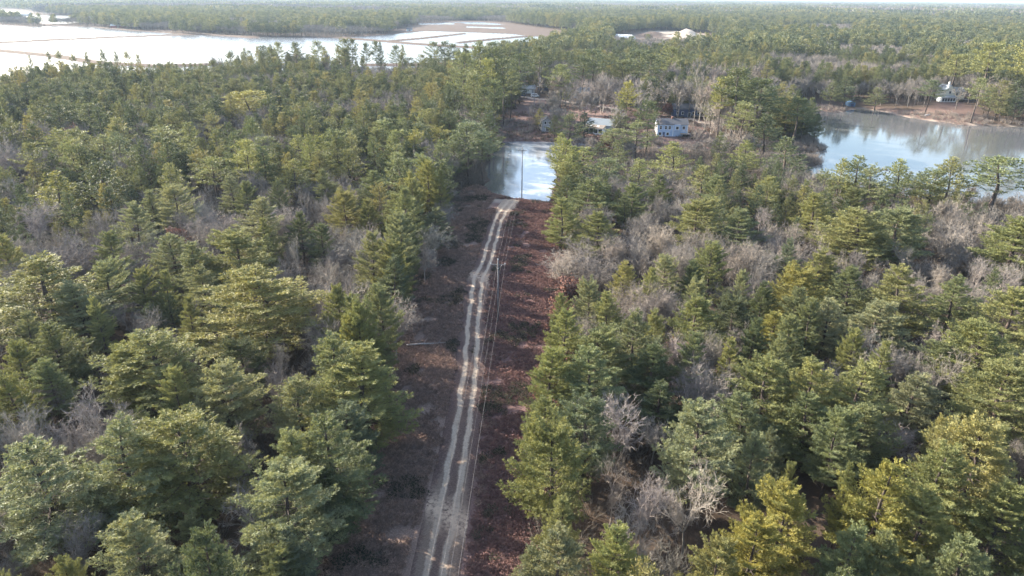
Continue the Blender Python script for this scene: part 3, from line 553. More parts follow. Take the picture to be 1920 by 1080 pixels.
def strip(name, line, half, m, kind='structure', ncross=9, step=1.0, lift=0.05, extra=None, wob=0.0):
    P = np.array(line, float)
    seg = np.hypot(*(P[1:] - P[:-1]).T)
    s = np.concatenate([[0], np.cumsum(seg)])
    t = np.arange(0, s[-1], step)
    def sm(col):
        a = np.interp(t, s, P[:, col])
        k = max(3, int(6 / step))
        pad = np.pad(a, k, mode='reflect', reflect_type='odd')
        ker = np.hanning(2 * k + 1); ker /= ker.sum()
        return np.convolve(pad, ker, 'same')[k:-k]
    cx, cy = sm(0), sm(1)
    dx, dy = np.gradient(cx), np.gradient(cy)
    L = np.hypot(dx, dy)
    nx_, ny_ = dy / L, -dx / L
    u = np.linspace(-1, 1, ncross)
    w = half * (1 + wob * (vnoise(t, t * 0, 5) - 0.5))
    U = u[None, :] * w[:, None]
    X = cx[:, None] + nx_[:, None] * U
    Y = cy[:, None] + ny_[:, None] * U
    edge = np.abs(u)[None, :] ** 6
    Z = ground_z(X.ravel(), Y.ravel()).reshape(X.shape) + lift - edge * (lift + 0.06)
    if extra is not None: Z = Z + extra(U)
    i = np.arange(X.size).reshape(X.shape)
    q = np.stack([i[:-1, :-1], i[:-1, 1:], i[1:, 1:], i[1:, :-1]], -1).reshape(-1, 4)
    V = np.broadcast_to(Y, X.shape)
    at = {'u': ('FLOAT', U.ravel()),
          'v': ('FLOAT', (sstep(66, 88, Y)).ravel()),
          'rutk': ('FLOAT', (0.65 + 0.35 * sstep(64, 80, Y)).ravel()),
          'open': ('FLOAT', sstep(196, 208, Y).ravel() * 0.9),
          'tan': ('FLOAT', (np.exp(-((Y - 146 + 0.8 * (X + 5)) / 3.2) ** 2) + np.exp(-((Y - 69 + 0.8 * (X + 8)) / 2.6) ** 2)).ravel())}  # two diagonal bands where sunlight is painted on the trail
    me = np_mesh(name, np.stack([X.ravel(), Y.ravel(), Z.ravel()], -1), quads=q, mats=[m], smooth=True, attrs=at)
    return put(name, me, kind=kind)
TRACK_C = TRACK
strip('dirt_trail', TRACK[:-1], 3.1, M['track'], ncross=41, step=0.7, lift=0.07,
      extra=lambda U: -0.07 * np.exp(-((np.abs(U) - 0.98) / 0.33) ** 2))
for r_, w_ in zip(ROADS, (2.6, 2.4, 2.2, 2.6)):
    strip('sandy_road', r_, w_, M['sand_road'], ncross=7, step=1.5, lift=0.12, wob=0.3)

# ------------------------------------------------------------------ trees
class Tri:
    def __init__(s): s.v = []; s.t = []; s.n = 0
    def add(s, v, t):
        s.v.append(v.reshape(-1, 3)); s.t.append(t.reshape(-1, 3) + s.n); s.n += v.reshape(-1, 3).shape[0]
    def get(s): return np.concatenate(s.v), np.concatenate(s.t)
def norm(a): return a / (np.linalg.norm(a, axis=-1, keepdims=True) + 1e-9)
def tubes(T, A, B, ra, rb, n=4):
    """many straight tapered tubes A->B"""
    A = np.asarray(A, float); B = np.asarray(B, float)
    ra = np.broadcast_to(ra, len(A)).astype(float); rb = np.broadcast_to(rb, len(A)).astype(float)
    d = norm(B - A)
    ref = np.where(np.abs(d[:, 2:3]) < 0.9, np.array([[0, 0, 1.0]]), np.array([[1.0, 0, 0]]))
    a = norm(np.cross(d, ref)); c = np.cross(d, a)
    th = np.arange(n) * 2 * np.pi / n
    ring = a[:, None, :] * np.cos(th)[None, :, None] + c[:, None, :] * np.sin(th)[None, :, None]
    v0 = A[:, None, :] + ring * ra[:, None, None]
    v1 = B[:, None, :] + ring * rb[:, None, None]
    v = np.concatenate([v0, v1], 1)
    k = np.arange(n); k2 = (k + 1) % n
    t = np.concatenate([np.stack([k, k2, k2 + n], -1), np.stack([k, k2 + n, k + n], -1)])
    tt = t[None] + (np.arange(len(A)) * 2 * n)[:, None, None]
    T.add(v, tt)
def blades(T, P, D, L, W, rg):
    """thin pointed blades from P along D"""
    side = norm(np.cross(D, rg.normal(size=D.shape)))
    L = np.broadcast_to(L, len(P)); W = np.broadcast_to(W, len(P))
    v = np.stack([P - side * W[:, None] * 0.5 + D * L[:, None] * 0.3, P + side * W[:, None] * 0.5 + D * L[:, None] * 0.35, P + D * L[:, None], P - D * L[:, None] * 0.1], 1)
    t = np.array([[3, 1, 2], [3, 2, 0]])[None] + (np.arange(len(P)) * 4)[:, None, None]
    T.add(v, t)

def make_pine(seed, H=17.0, R=4.5, cb=0.28, lod=0, power=0.75, sparse=0.14, round_top=0.0):
    rg = np.random.default_rng(seed)
    wood = Tri(); leaf = Tri()
    dz = {0: 0.72, 1: 0.95, 2: 1.6}[lod]
    tw_sp = {0: 0.40, 1: 0.85, 2: 1.7}[lod]
    tuft_sp = {0: 0.30, 1: 0.56, 2: 1.6}[lod]
    K = {0: 19, 1: 8, 2: 4}[lod]
    bl = {0: 0.235, 1: 0.50, 2: 1.25}[lod]
    bw = {0: 0.066, 1: 0.155, 2: 0.62}[lod]
    zs = np.linspace(0, H, 12)
    lean = rg.normal(0, 0.012, 2)
    cxy = lambda z: np.stack([lean[0] * z + 0.12 * np.sin(z * 0.5 + seed), lean[1] * z + 0.12 * np.cos(z * 0.43 + seed)], -1)
    pts = np.concatenate([cxy(zs), zs[:, None]], 1)
    rr = 0.26 * (1 - zs / H) ** 0.8 + 0.02
    tubes(wood, pts[:-1], pts[1:], rr[:-1], rr[1:], 7 if lod == 0 else 4)
    z0 = H * cb
    a0 = rg.uniform(0, 6.28); e0 = rg.uniform(0.1, 0.28)
    P_, D_, S_ = [], [], []
    z = z0
    BA, BB, BR = [], [], []
    while z < H * 0.985:
        t = (z - z0) / (H - z0)
        nb = rg.integers(4, 6) if t < 0.85 else rg.integers(3, 5)
        off = rg.uniform(0, 6.28)
        tier = rg.uniform(0.78, 1.12)
        for k in range(nb):
            if rg.random() < sparse: continue
            az = off + k * 2 * np.pi / nb + rg.normal(0, 0.22)
            prof = (1 - t) ** power * min(1.0, 0.62 + 1.5 * t) * 1.06
            if round_top: prof = max(prof, math.sqrt(max(0, 1 - t * t)) * round_top)
            L = max(0.75, R * prof * tier * rg.uniform(0.72, 1.12) * (1 + e0 * math.cos(az - a0)))
            el = math.radians(-4 + 50 * t ** 1.5 + rg.normal(0, 5))
            n = max(3, int(L / 0.6)) if lod == 0 else (4 if lod == 1 else 3)
            s = np.linspace(0, 1, n + 1)
            curve = 0.14 * s ** 2 + 0.10 * s ** 4
            h = L * s * math.cos(el)
            zz = L * (s * math.sin(el) + curve)
            bend = rg.normal(0, 0.10) * s ** 2
            c0 = cxy(np.array([z]))[0]
            bp = np.stack([c0[0] + h * np.cos(az + bend), c0[1] + h * np.sin(az + bend), z + zz], -1)
            if lod < 2:
                BA.append(bp[:-1]); BB.append(bp[1:])
                BR.append(0.012 + 0.055 * (L / 5) * (1 - s[:-1]))
            # twigs
            s_t = np.arange(L * (0.26 if t < 0.7 else 0.12) + rg.uniform(0, tw_sp), L, tw_sp) / L
            s_t = np.append(s_t, 1.0)
            for q, st in enumerate(s_t):
                p = np.array([np.interp(st, s, bp[:, j]) for j in range(3)])
                j = min(int(st * n), n - 1)
                d = norm(bp[j + 1] - bp[j])
                for sd in ((-1, 1) if st < 1 else (0,)):
                    tl = (0.34 * L * (1.12 - st) + 0.40) * rg.uniform(0.7, 1.2) if sd else 0.5
                    rot = sd * math.radians(rg.uniform(42, 66))
                    td = np.array([d[0] * math.cos(rot) - d[1] * math.sin(rot), d[0] * math.sin(rot) + d[1] * math.cos(rot), d[2] + rg.uniform(0.02, 0.22)])
                    td = norm(td)
                    if lod == 0:
                        BA.append(p[None]); BB.append((p + td * tl * 0.8)[None]); BR.append(np.array([0.014]))
                    tt = np.arange(tuft_sp * 0.6, tl + tuft_sp * 0.5, tuft_sp)
                    for w in tt:
                        P_.append(p + td * w); D_.append(td); S_.append(1.0)
        z += dz * rg.uniform(0.75, 1.25) * (1.0 if t < 0.7 else 0.72)
    # leader
    for w in np.arange(H * 0.93, H + 0.3, tuft_sp * 0.8):
        c0 = cxy(np.array([w]))[0]
        P_.append(np.array([c0[0], c0[1], w])); D_.append(np.array([0, 0, 1.0])); S_.append(1.0)
    if lod == 0:      # dead grey stubs under the crown
        for _ in range(10):
            zz = rg.uniform(H * 0.12, z0); az = rg.uniform(0, 6.28); c0 = cxy(np.array([zz]))[0]; l = rg.uniform(0.8, 2.4)
            a = np.array([[c0[0], c0[1], zz]]); b = a + np.array([[math.cos(az) * l, math.sin(az) * l, rg.uniform(-0.3, 0.4)]])
            BA.append(a); BB.append(b); BR.append(np.array([0.03]))
    if BA:
        A = np.concatenate(BA); B = np.concatenate(BB); r_ = np.concatenate(BR)
        tubes(wood, A, B, r_, r_ * 0.7, 3)
    P_ = np.array(P_); D_ = np.array(D_)
    P2 = np.repeat(P_, K, 0); D2 = np.repeat(D_, K, 0)
    D2 = norm(D2 * 0.75 + np.array([0, 0, 0.42]) + rg.normal(0, 0.55, D2.shape))
    P2 = P2 + rg.normal(0, tuft_sp * 0.22, P2.shape)
    blades(leaf, P2, D2, bl * rg.uniform(0.7, 1.25, len(P2)), bw * rg.uniform(0.8, 1.2, len(P2)), rg)
    return wood.get(), leaf.get()

def make_bare(seed, H=13.0, R=5.0, lod=0, leaves=0.0, multi=1, up=0.0):
    rg = np.random.default_rng(seed)
    big = Tri(); tw = Tri(); lf = Tri()
    BA, BB, B0, B1 = [], [], [], []
    TA, TB, T0 = [], [], []
    maxd = {0: 5, 1: 4, 2: 3}[lod]
    tips = []
    def grow(p, d, L, r, depth):
        nseg = 4 if depth < 3 else 3
        if lod == 2: nseg = 1
        if lod == 1: nseg = 2
        q = p
        for i in range(nseg):
            d = norm(d + rg.normal(0, (0.05, 0.16, 0.20, 0.24, 0.26, 0.28)[min(depth, 5)], 3) + np.array([0, 0, 0.05]))
            e = q + d * L / nseg
            ra = r * (1 - 0.42 * i / nseg); rb = r * (1 - 0.42 * (i + 1) / nseg)
            if depth <= 3: BA.append(q); BB.append(e); B0.append(ra); B1.append(rb)
            else: TA.append(q); TB.append(e); T0.append(ra)
            if depth >= 1 and depth < maxd and rg.random() < (0.5 if depth > 1 else 0.35) and i < nseg - 1:
                sd = norm(d + rg.normal(0, 0.8, 3) + np.array([0, 0, 0.12]))
                grow(e, sd, L * rg.uniform(0.42, 0.62), rb * 0.5, depth + 1)
            q = e
        if depth >= maxd:
            tips.append((q, d)); return
        nb = 2 if rg.random() < 0.6 else 3
        if depth == 0: nb = rg.integers(4, 6)
        base = rg.uniform(0, 6.28)
        perp = norm(np.cross(d, np.array([0.3, 0.2, 0.9]) if abs(d[2]) < 0.9 else np.array([1.0, 0, 0])))
        per2 = np.cross(d, perp)
        for k in range(nb):
            a = base + k * 2 * np.pi / nb + rg.normal(0, 0.3)
            sp = math.radians(rg.uniform(20, 42) if depth else rg.uniform(28, 62)) * (1 - 0.4 * up)
            nd = norm(d * math.cos(sp) + (perp * math.cos(a) + per2 * math.sin(a)) * math.sin(sp) + np.array([0, 0, 0.04 + 0.25 * up]))
            grow(q, nd, L * rg.uniform(0.66, 0.88), r * 0.60 * rg.uniform(0.8, 1.1), depth + 1)
    for m_ in range(multi):
        a = m_ * 2 * np.pi / max(multi, 1) + rg.uniform(0, 1)
        sp = 0.0 if multi == 1 else 0.22
        d = norm(np.array([math.cos(a) * sp, math.sin(a) * sp, 1.0]))
        grow(np.array([math.cos(a), math.sin(a), 0]) * (0.0 if multi == 1 else 0.25), d, H * (0.26 if multi == 1 else 0.2), 0.22 * H / 13 * (1 if multi == 1 else 0.65), 0)
    BA = np.array(BA); BB = np.array(BB)
    tubes(big, BA, BB, np.maximum(np.array(B0), 0.026), np.maximum(np.array(B1), 0.020), 5 if lod == 0 else 3)
    T = Tri()
    nt = {0: 4, 1: 5, 2: 6}[lod]
    wd = {0: 0.024, 1: 0.06, 2: 0.15}[lod]
    ln = {0: 0.075, 1: 0.11, 2: 0.17}[lod] * H
    if TA: tubes(T, np.array(TA), np.array(TB), np.maximum(np.array(T0), wd * 0.55), np.maximum(np.array(T0) * 0.7, wd * 0.4), 3)
    tp = np.array([t[0] for t in tips]); td = np.array([t[1] for t in tips])
    P2 = np.repeat(tp, nt, 0); D2 = norm(np.repeat(td, nt, 0) + rg.normal(0, 0.5, (len(tp) * nt, 3)) + np.array([0, 0, 0.1]))
    P2 = P2 - np.repeat(td, nt, 0) * rg.uniform(0, ln * 0.9, (len(P2), 1))
    blades(T, P2, D2, ln * rg.uniform(0.5, 1.2, len(P2)), wd * 1.3, rg)
    b, tt = big.get(), T.get()
    leafm = None
    if leaves > 0:
        k = int(len(P2) * leaves)
        ix = rg.integers(0, len(P2), k)
        lp = P2[ix] + D2[ix] * rg.uniform(0.2, 1, (k, 1)) * ln
        blades(lf, lp, norm(rg.normal(0, 1, lp.shape)), 0.3 if lod == 0 else 0.5, 0.2 if lod == 0 else 0.4, rg)
        leafm = lf.get()
    # one uniform scale brings the crown to its height; the radius is measured
    allv = np.concatenate([b[0], tt[0]])
    top = np.percentile(allv[:, 2], 99.8)
    s = H / top
    rad = np.percentile(np.hypot(allv[:, 0], allv[:, 1]), 95) * s
    f = lambda g: (g[0] * s, g[1])
    return f(b), f(tt), (f(leafm) if leafm else None), rad

def tri_count(g): return len(g[1])
PV = []      # near pine variants: (wood mesh, leaf mesh, R, H)
specs = [(11, 17, 4.6, .20, .68, .09, 0), (12, 17, 4.8, .18, .62, .12, 0), (13, 17, 4.4, .24, .80, .10, 0), (14, 17, 5.0, .28, .50, .20, .35),
         (15, 17, 4.6, .20, .58, .12, .15), (16, 17, 4.4, .16, .85, .08, 0), (17, 17, 4.8, .24, .56, .14, .2), (18, 17, 4.8, .20, .72, .10, 0)]
ntri = 0
for (sd, H, R, cb, pw, sp, rt) in specs:
    w, l = make_pine(sd, H, R, cb, 0, pw, sp, rt)
    ntri += tri_count(w) + tri_count(l)
    PV.append((np_mesh('pine_trunk', w[0], tris=w[1], mats=[M['pine_bark']]), np_mesh('pine_crown', l[0], tris=l[1], mats=[M['needles']]), R, H))
PM = []      # middle distance
for (sd, H, R, cb, pw, sp, rt) in [(21, 17, 4.4, .24, .75, .15, 0), (22, 17, 4.8, .30, .55, .2, .3), (23, 17, 4.4, .22, .85, .12, 0), (24, 20, 4.2, .55, .5, .15, .7), (25, 17, 4.9, .26, .7, .16, .2)]:
    w, l = make_pine(sd, H, R, cb, 1, pw, sp, rt)
    ntri += tri_count(w) + tri_count(l)
    PM.append((w, l, R, H))
BV = []
for (sd, H, R, mu, up) in [(31, 13, 5.2, 1, 0), (32, 13, 4.6, 1, .25), (38, 13, 5.6, 1, 0.1), (34, 13, 4.4, 1, .4), (37, 13, 5.0, 2, .3)]:
    b, t, _, R = make_bare(sd, H, R, 0, 0, mu, up)
    ntri += tri_count(b) + tri_count(t)
    BV.append((np_mesh('bare_trunk', b[0], tris=b[1], mats=[M['grey_bark']]), np_mesh('bare_crown', t[0], tris=t[1], mats=[M['grey_bark']]), R, H))
BM = []
for (sd, H, R, mu, up) in [(41, 13, 4.6, 1, .2), (42, 13, 4.4, 2, .4), (43, 14, 4.0, 1, .6)]:
    b, t, _, R = make_bare(sd, H, R, 1, 0, mu, up)
    ntri += tri_count(b) + tri_count(t)
    BM.append((b, t, R, H))
leafy_b, leafy_t, leafy_l, leafy_r = make_bare(51, 8, 3.4, 0, 0.9, 2, .4)
print('TREE TRIS', ntri, [tri_count((0, m[1].polygons)) for m in PV], [len(m[1].polygons) for m in BV])

def mesh_pair(w, l, mw, ml, n1, n2):
    return (np_mesh(n1, w[0], tris=w[1], mats=[mw]), np_mesh(n2, l[0], tris=l[1], mats=[ml]))
PMi = [(*mesh_pair(w, l, M['pine_bark'], M['needles'], 'pine_trunk', 'pine_crown'), R, H) for (w, l, R, H) in PM]
BMi = [(*mesh_pair(w, l, M['grey_bark'], M['grey_bark'], 'bare_trunk', 'bare_crown'), R, H) for (w, l, R, H) in BM]
LEAFY = (np_mesh('bare_trunk', np.concatenate([leafy_b[0], leafy_t[0]]), tris=np.concatenate([leafy_b[1], leafy_t[1] + len(leafy_b[0])]), mats=[M['grey_bark']]),
         np_mesh('leafy_crown', leafy_l[0], tris=leafy_l[1], mats=[M['dry_leaf']]), leafy_r, 8)

# ------------------------------------------------------------------ where the trees stand
HOUSES = [PTS[k] for k in ('h_blue', 'h_cot', 'h_navy', 'h_small', 'h_dome', 'h_lake', 'garage', 'shed2', 'car', 'h_l', 'h_l2', 'h_w', 'h_w2', 'gh', 'blue', 'white')]
HAZ_F = np.array([0, math.cos(PITCH), -math.sin(PITCH)])
R0 = np.array([1.0, 0, 0]); U0 = np.array([0, math.sin(PITCH), math.cos(PITCH)])
RX = math.cos(ROLL) * R0 + math.sin(ROLL) * U0; UX = -math.sin(ROLL) * R0 + math.cos(ROLL) * U0
def in_view(x, y, z, m=0.0):
    v = np.stack([x, y, z - CAM_H], -1); c = v @ HAZ_F
    px = (v @ RX) / c * 1310 / 960; py = (v @ UX) / c * 1310 / 540
    return (c > 1) & (np.abs(px) < 1 + m) & (np.abs(py) < 1 + m)

def forest_ok(x, y, margin=0.0):
    ok = lake_sd(x, y) > 4.0 + margin * 0.3
    near = y < 226
    ok &= ~(near & (x > corr_l(y) - 1.2) & (x < corr_r(y) + 2.2))
    ok &= ~((y > 430) & (bog_sd(x, y) < 7)) & (dike_d(x, y) > 8)
    ok &= poly_sd(x, y, BANKP) > -2
    ok &= poly_sd(x, y, SHOREP) > 1
    ok &= poly_sd(x, y, BROWN) > 6
    ok &= poly_sd(x, y, GRAVEL) > 4
    for hx, hy in HOUSES: ok &= np.hypot(x - hx, y - hy) > 10
    hx, hy = PTS['h_lake']; ok &= ~((np.abs(x - hx * y / hy) < 11) & (y < hy) & (y > 360))
    hx, hy = PTS['gh']; ok &= ~((np.abs(x - hx * y / hy) < 20) & (y < hy + 20) & (y > 980))
    hx, hy = PTS['mound']; ok &= ~((np.abs(x - hx * y / hy) < 50) & (y < hy + 30) & (y > 960))
    for r_ in ROADS: ok &= line_d(x, y, r_) > 4.5
    return ok

def jitter_grid(r0, r1, amax, sp, seed):
    rg = np.random.default_rng(seed)
    w = r1 * math.sin(math.radians(amax)) if amax < 90 else r1
    xs = np.arange(-w, w, sp); ys = np.arange(0, r1, sp)
    X, Y = np.meshgrid(xs, ys)
    X = (X + (np.arange(len(ys))[:, None] % 2) * sp / 2 + rg.uniform(-.42, .42, X.shape) * sp).ravel()
    Y = (Y + rg.uniform(-.42, .42, Y.shape) * sp).ravel()
    r = np.hypot(X, Y); a = np.degrees(np.arctan2(np.abs(X), Y))
    k = (r > r0) & (r < r1) & (a < amax)
    return X[k], Y[k]

HUE = {'y': (0.212, 0.224, 0.104), 'n': (0.172, 0.194, 0.106), 'p': (0.225, 0.240, 0.145), 'g': (0.235, 0.234, 0.100), 'G': (0.265, 0.256, 0.090),
       'b': (0.150, 0.176, 0.116), 'd': (0.112, 0.134, 0.078)}
HNAME = {'y': 'yellow-green', 'n': 'mid-green', 'p': 'pale grey-green', 'g': 'golden-green', 'G': 'bright golden', 'b': 'blue-green', 'd': 'dark green'}
trees = []      # dict(kind, x, y, h, r, hue)
for (x, y, h, r, hue) in PINES: trees.append(dict(k='pine', x=x, y=y, h=h, r=max(1.8, r * (1.42 if y < 130 else 1.3)), hue=hue, man=1))
for (x, y, h, r, hue) in RIMPINES: trees.append(dict(k='pine', x=x, y=y, h=min(h, 29), r=max(3.4, r * 1.45), hue=hue, man=1, rim=1))
for (x, y, h, r, hue) in BARES:
    k = {'w': 'bare', 'W': 'bare', 'r': 'leafy', 'R': 'leafy', 'o': 'leafy'}[hue]
    trees.append(dict(k=k, x=x, y=y, h=h, r=max(1.6, r), hue=hue, man=1))
trees = [t for t in trees if lake_sd(np.array([t['x']]), np.array([t['y']]))[0] > 0.8]
for t in trees:      # keep hand placed trees out of the clearing itself
    if t['y'] < 226:
        l, r_ = float(corr_l(t['y'])), float(corr_r(t['y']))
        if l - 0.5 < t['x'] < r_ + 1.0: t['x'] = l - 0.8 if t['x'] < (l + r_) / 2 else r_ + 1.2
for t in trees:
    if t['y'] > 400 and t['x'] < -170 and not t.get('rim'): t['h'] *= 0.8
MX = np.array([t['x'] for t in trees]); MY = np.array([t['y'] for t in trees]); MR = np.array([t['r'] for t in trees])
X, Y = jitter_grid(22, 470, 54, 5.4, 101)
ok = forest_ok(X, Y)
X, Y = X[ok], Y[ok]
dmin = np.full(len(X), 1e9)
for a, b, c in zip(MX, MY, MR): dmin = np.minimum(dmin, np.hypot(X - a, Y - b) - 0.70 * c)
rg = np.random.default_rng(55)
keep = (dmin > 1.1)
X, Y = X[keep], Y[keep]
typ = fbm(X, Y, 26) + 0.18 * (vnoise(X, Y, 7) - 0.5)
dense = rg.random(len(X))
for i in range(len(X)):
    d = math.hypot(X[i], Y[i])
    y = Y[i]
    near = y < 205 or (y < 245 and X[i] > 12)
    lowz = 180 < y < 245 and X[i] > 95
    if 226 < y < 303 and 14 < X[i] < 142: continue
    if near and X[i] < -60 and dense[i] < 0.12: continue
    pk = typ[i] > ((0.55 if X[i] < 0 else 0.57) if near else (0.43 if X[i] < 0 else 0.49))
    if 205 < y < 470 and X[i] < -15 and dense[i] < 0.34: continue
    if 215 < y < 240: pk = typ[i] > 0.5
    if near and 0 < float(corr_l(y)) - X[i] < 9: pk = dense[i] > 0.03
    if y > 385 and 15 < X[i] < 110: pk = typ[i] > 0.60
    if y > 385 and X[i] >= 110: pk = typ[i] > 0.55
    if pk:
        h = rg.uniform(8.5, 14) if near else rg.uniform(12, 19)
        if near and 0 < float(corr_l(y)) - X[i] < 9: h = rg.uniform(14.5, 18.5)
        if lowz: h = rg.uniform(6, 9.5)
        r_ = h * (rg.uniform(0.24, 0.33) if near else rg.uniform(0.28, 0.40))
        hue = rg.choice(list('ynpgbd'), p=[.30, .26, .14, .08, .1, .12]) if near else rg.choice(list('ynpgbd'), p=[.24, .28, .06, .10, .1, .22])
        trees.append(dict(k='pine', x=X[i], y=y, h=h, r=r_, hue=str(hue), man=0))
    else:
        h = rg.uniform(4.5, 7.5) if lowz else (rg.uniform(7, 12) if near else rg.uniform(10, 16))
        trees.append(dict(k='leafy' if rg.random() < 0.012 else 'bare', x=X[i], y=y, h=h, r=h * rg.uniform(0.26, 0.42), hue='w', man=0))

# tall mixed belt on the near edge of the flooded bog
rgx = np.random.default_rng(12)
for _ in range(50):
    x_ = rgx.uniform(-218, -120); y_ = rgx.uniform(515, 600)
    pine_ = rgx.random() < 0.45
    h_ = rgx.uniform(17, 24) if pine_ else rgx.uniform(15, 20)
    trees.append(dict(k='pine' if pine_ else 'bare', x=x_, y=y_, h=h_, r=h_ * rgx.uniform(0.2, 0.28), hue='d' if pine_ else 'w', man=0))
for _ in range(22):
    x_ = rgx.uniform(-95, 30); y_ = rgx.uniform(490, 590)
    h_ = rgx.uniform(17, 26)
    trees.append(dict(k='pine', x=x_, y=y_, h=h_, r=h_ * rgx.uniform(0.2, 0.27), hue='d', man=0))
for t in trees:
    t['d'] = math.sqrt(t['x'] ** 2 + t['y'] ** 2 + (CAM_H - t['h']) ** 2)
    t['size'] = t['h'] * (0.6 + 0.4 * t['r'] / 4) / t['d']
tx = np.array([t['x'] for t in trees]); ty = np.array([t['y'] for t in trees]); th = np.array([t['h'] for t in trees])
vis = in_view(tx, ty, th * 0.9, 0.03) | in_view(tx, ty, th * 0.5, 0.03)
for t, v in zip(trees, vis): t['vis'] = bool(v)

ORD = ['first', 'second', 'third', 'fourth', 'fifth', 'sixth', 'seventh', 'eighth', 'ninth', 'tenth', 'eleventh', 'twelfth', 'thirteenth', 'fourteenth', 'fifteenth',
       'sixteenth', 'seventeenth', 'eighteenth', 'nineteenth', 'twentieth']
def ordw(i):
    if i < 20: return ORD[i]
    t = {2: 'twenty', 3: 'thirty', 4: 'forty', 5: 'fifty', 6: 'sixty'}
    k = i + 1
    if k % 10 == 0: return {30: 'thirtieth', 40: 'fortieth', 50: 'fiftieth', 60: 'sixtieth'}.get(k, str(k) + 'th')
    return t[k // 10] + '-' + ORD[k % 10 - 1]

solo = []
for kind in ('pine', 'bare'):
    c = [t for t in trees if (t['k'] == kind) and t['vis']]
    c.sort(key=lambda t: -t['size'] * (1.5 if t['man'] else 1))
    for t in c[:296]: t['solo'] = 1
for t in trees:
    if t['k'] == 'leafy' and t['vis']: t['solo'] = 1
solo = [t for t in trees if t.get('solo')]
rest = [t for t in trees if not t.get('solo')]

# labels: a place in a row counted from the clearing, rows counted away from the viewer
cells = {}
for t in solo:
    side = 'left' if t['x'] < (float(corr_l(t['y'])) + float(corr_r(t['y']))) / 2 else 'right'
    if t['y'] > 230:
        band = int((t['y'] - 230) // 14); zone = 'far'
    else:
        band = int(max(0, t['y'] - 22) // 11); zone = 'near'
    cells.setdefault((zone, side, band, t['k']), []).append(t)
KIND = {'pine': 'pine', 'bare': 'leafless tree', 'leafy': 'oak'}
for (zone, side, band, k), L in cells.items():
    L.sort(key=lambda t: abs(t['x'] - 2))
    for i, t in enumerate(L):
        if k == 'pine':
            look = HNAME[t['hue']] + (' broad' if t['r'] / t['h'] > 0.33 else (' narrow' if t['r'] / t['h'] < 0.23 else ''))
        elif k == 'bare': look = ('large ' if t['r'] > 4.4 else ('small ' if t['h'] < 9 else '')) + ('pale-barked' if t['hue'] == 'W' else 'grey')
        else: look = 'small russet-leaved'
        if zone == 'near':
            t['label'] = f"{look} {KIND[k]}, {ordw(i)} {side} of the trail clearing in {ordw(band)} row back"
        else:
            t['label'] = f"{look} {KIND[k]}, {ordw(i)} {side} of the power line, {ordw(band)} row beyond the pond"
        t['group'] = {'pine': 'white pines of the forest', 'bare': 'leafless trees of the forest', 'leafy': 'oaks that keep their brown leaves'}[k]

def plant(t, i):
    d = t['d']
    if t['k'] == 'pine':
        V = PV if d < 210 else PMi
        nm = 'white_pine'
        if t.get('rim') or (d >= 210 and t['h'] >= 19): vi = 3
        else: vi = i % len(V)
    elif t['k'] == 'bare':
        V = BV if d < 230 else BMi
        nm = 'leafless_tree'; vi = i % len(V)
    else:
        V = [LEAFY]; nm = 'russet_oak'; vi = 0
    w, l, R, H = V[vi]
    z = gz(t['x'], t['y']) - 0.15
    e = empty(nm, (t['x'], t['y'], z), random.uniform(0, 6.28), label=t['label'], cat='tree', group=t['group'])
    hh = t['h'] - (z + 0.5 if (t['man'] and t['y'] < 290) else 0)
    e.scale = (t['r'] / R, t['r'] / R * random.uniform(0.92, 1.08), hh / H)
    a = put('trunk', w, e); b = put('crown', l, e)
    if t['k'] == 'pine':
        c = HUE[t['hue']]
        v_ = random.uniform(0.88, 1.14)
        j = [v_ * random.uniform(0.97, 1.05), v_, v_ * random.uniform(0.92, 1.06)]
        b.color = (c[0] * j[0], c[1] * j[1], c[2] * j[2], 1)
    elif t['k'] == 'bare':
        s = 1.15 if t['hue'] == 'W' else random.uniform(0.75, 1.1)
        a.color = b.color = (s, s * random.uniform(0.95, 1.0), s * random.uniform(0.92, 1.0), 1)
    else:
        c = {'R': (1.35, 0.95, 0.88), 'r': (0.85, 0.74, 0.72), 'o': (1.5, 1.5, 1.3)}.get(t['hue'], (1, 1, 1))
        b.color = (*c, 1)
        a.color = (0.9, 0.85, 0.85, 1)
for i, t in enumerate(solo): plant(t, (i * 7) // 3)

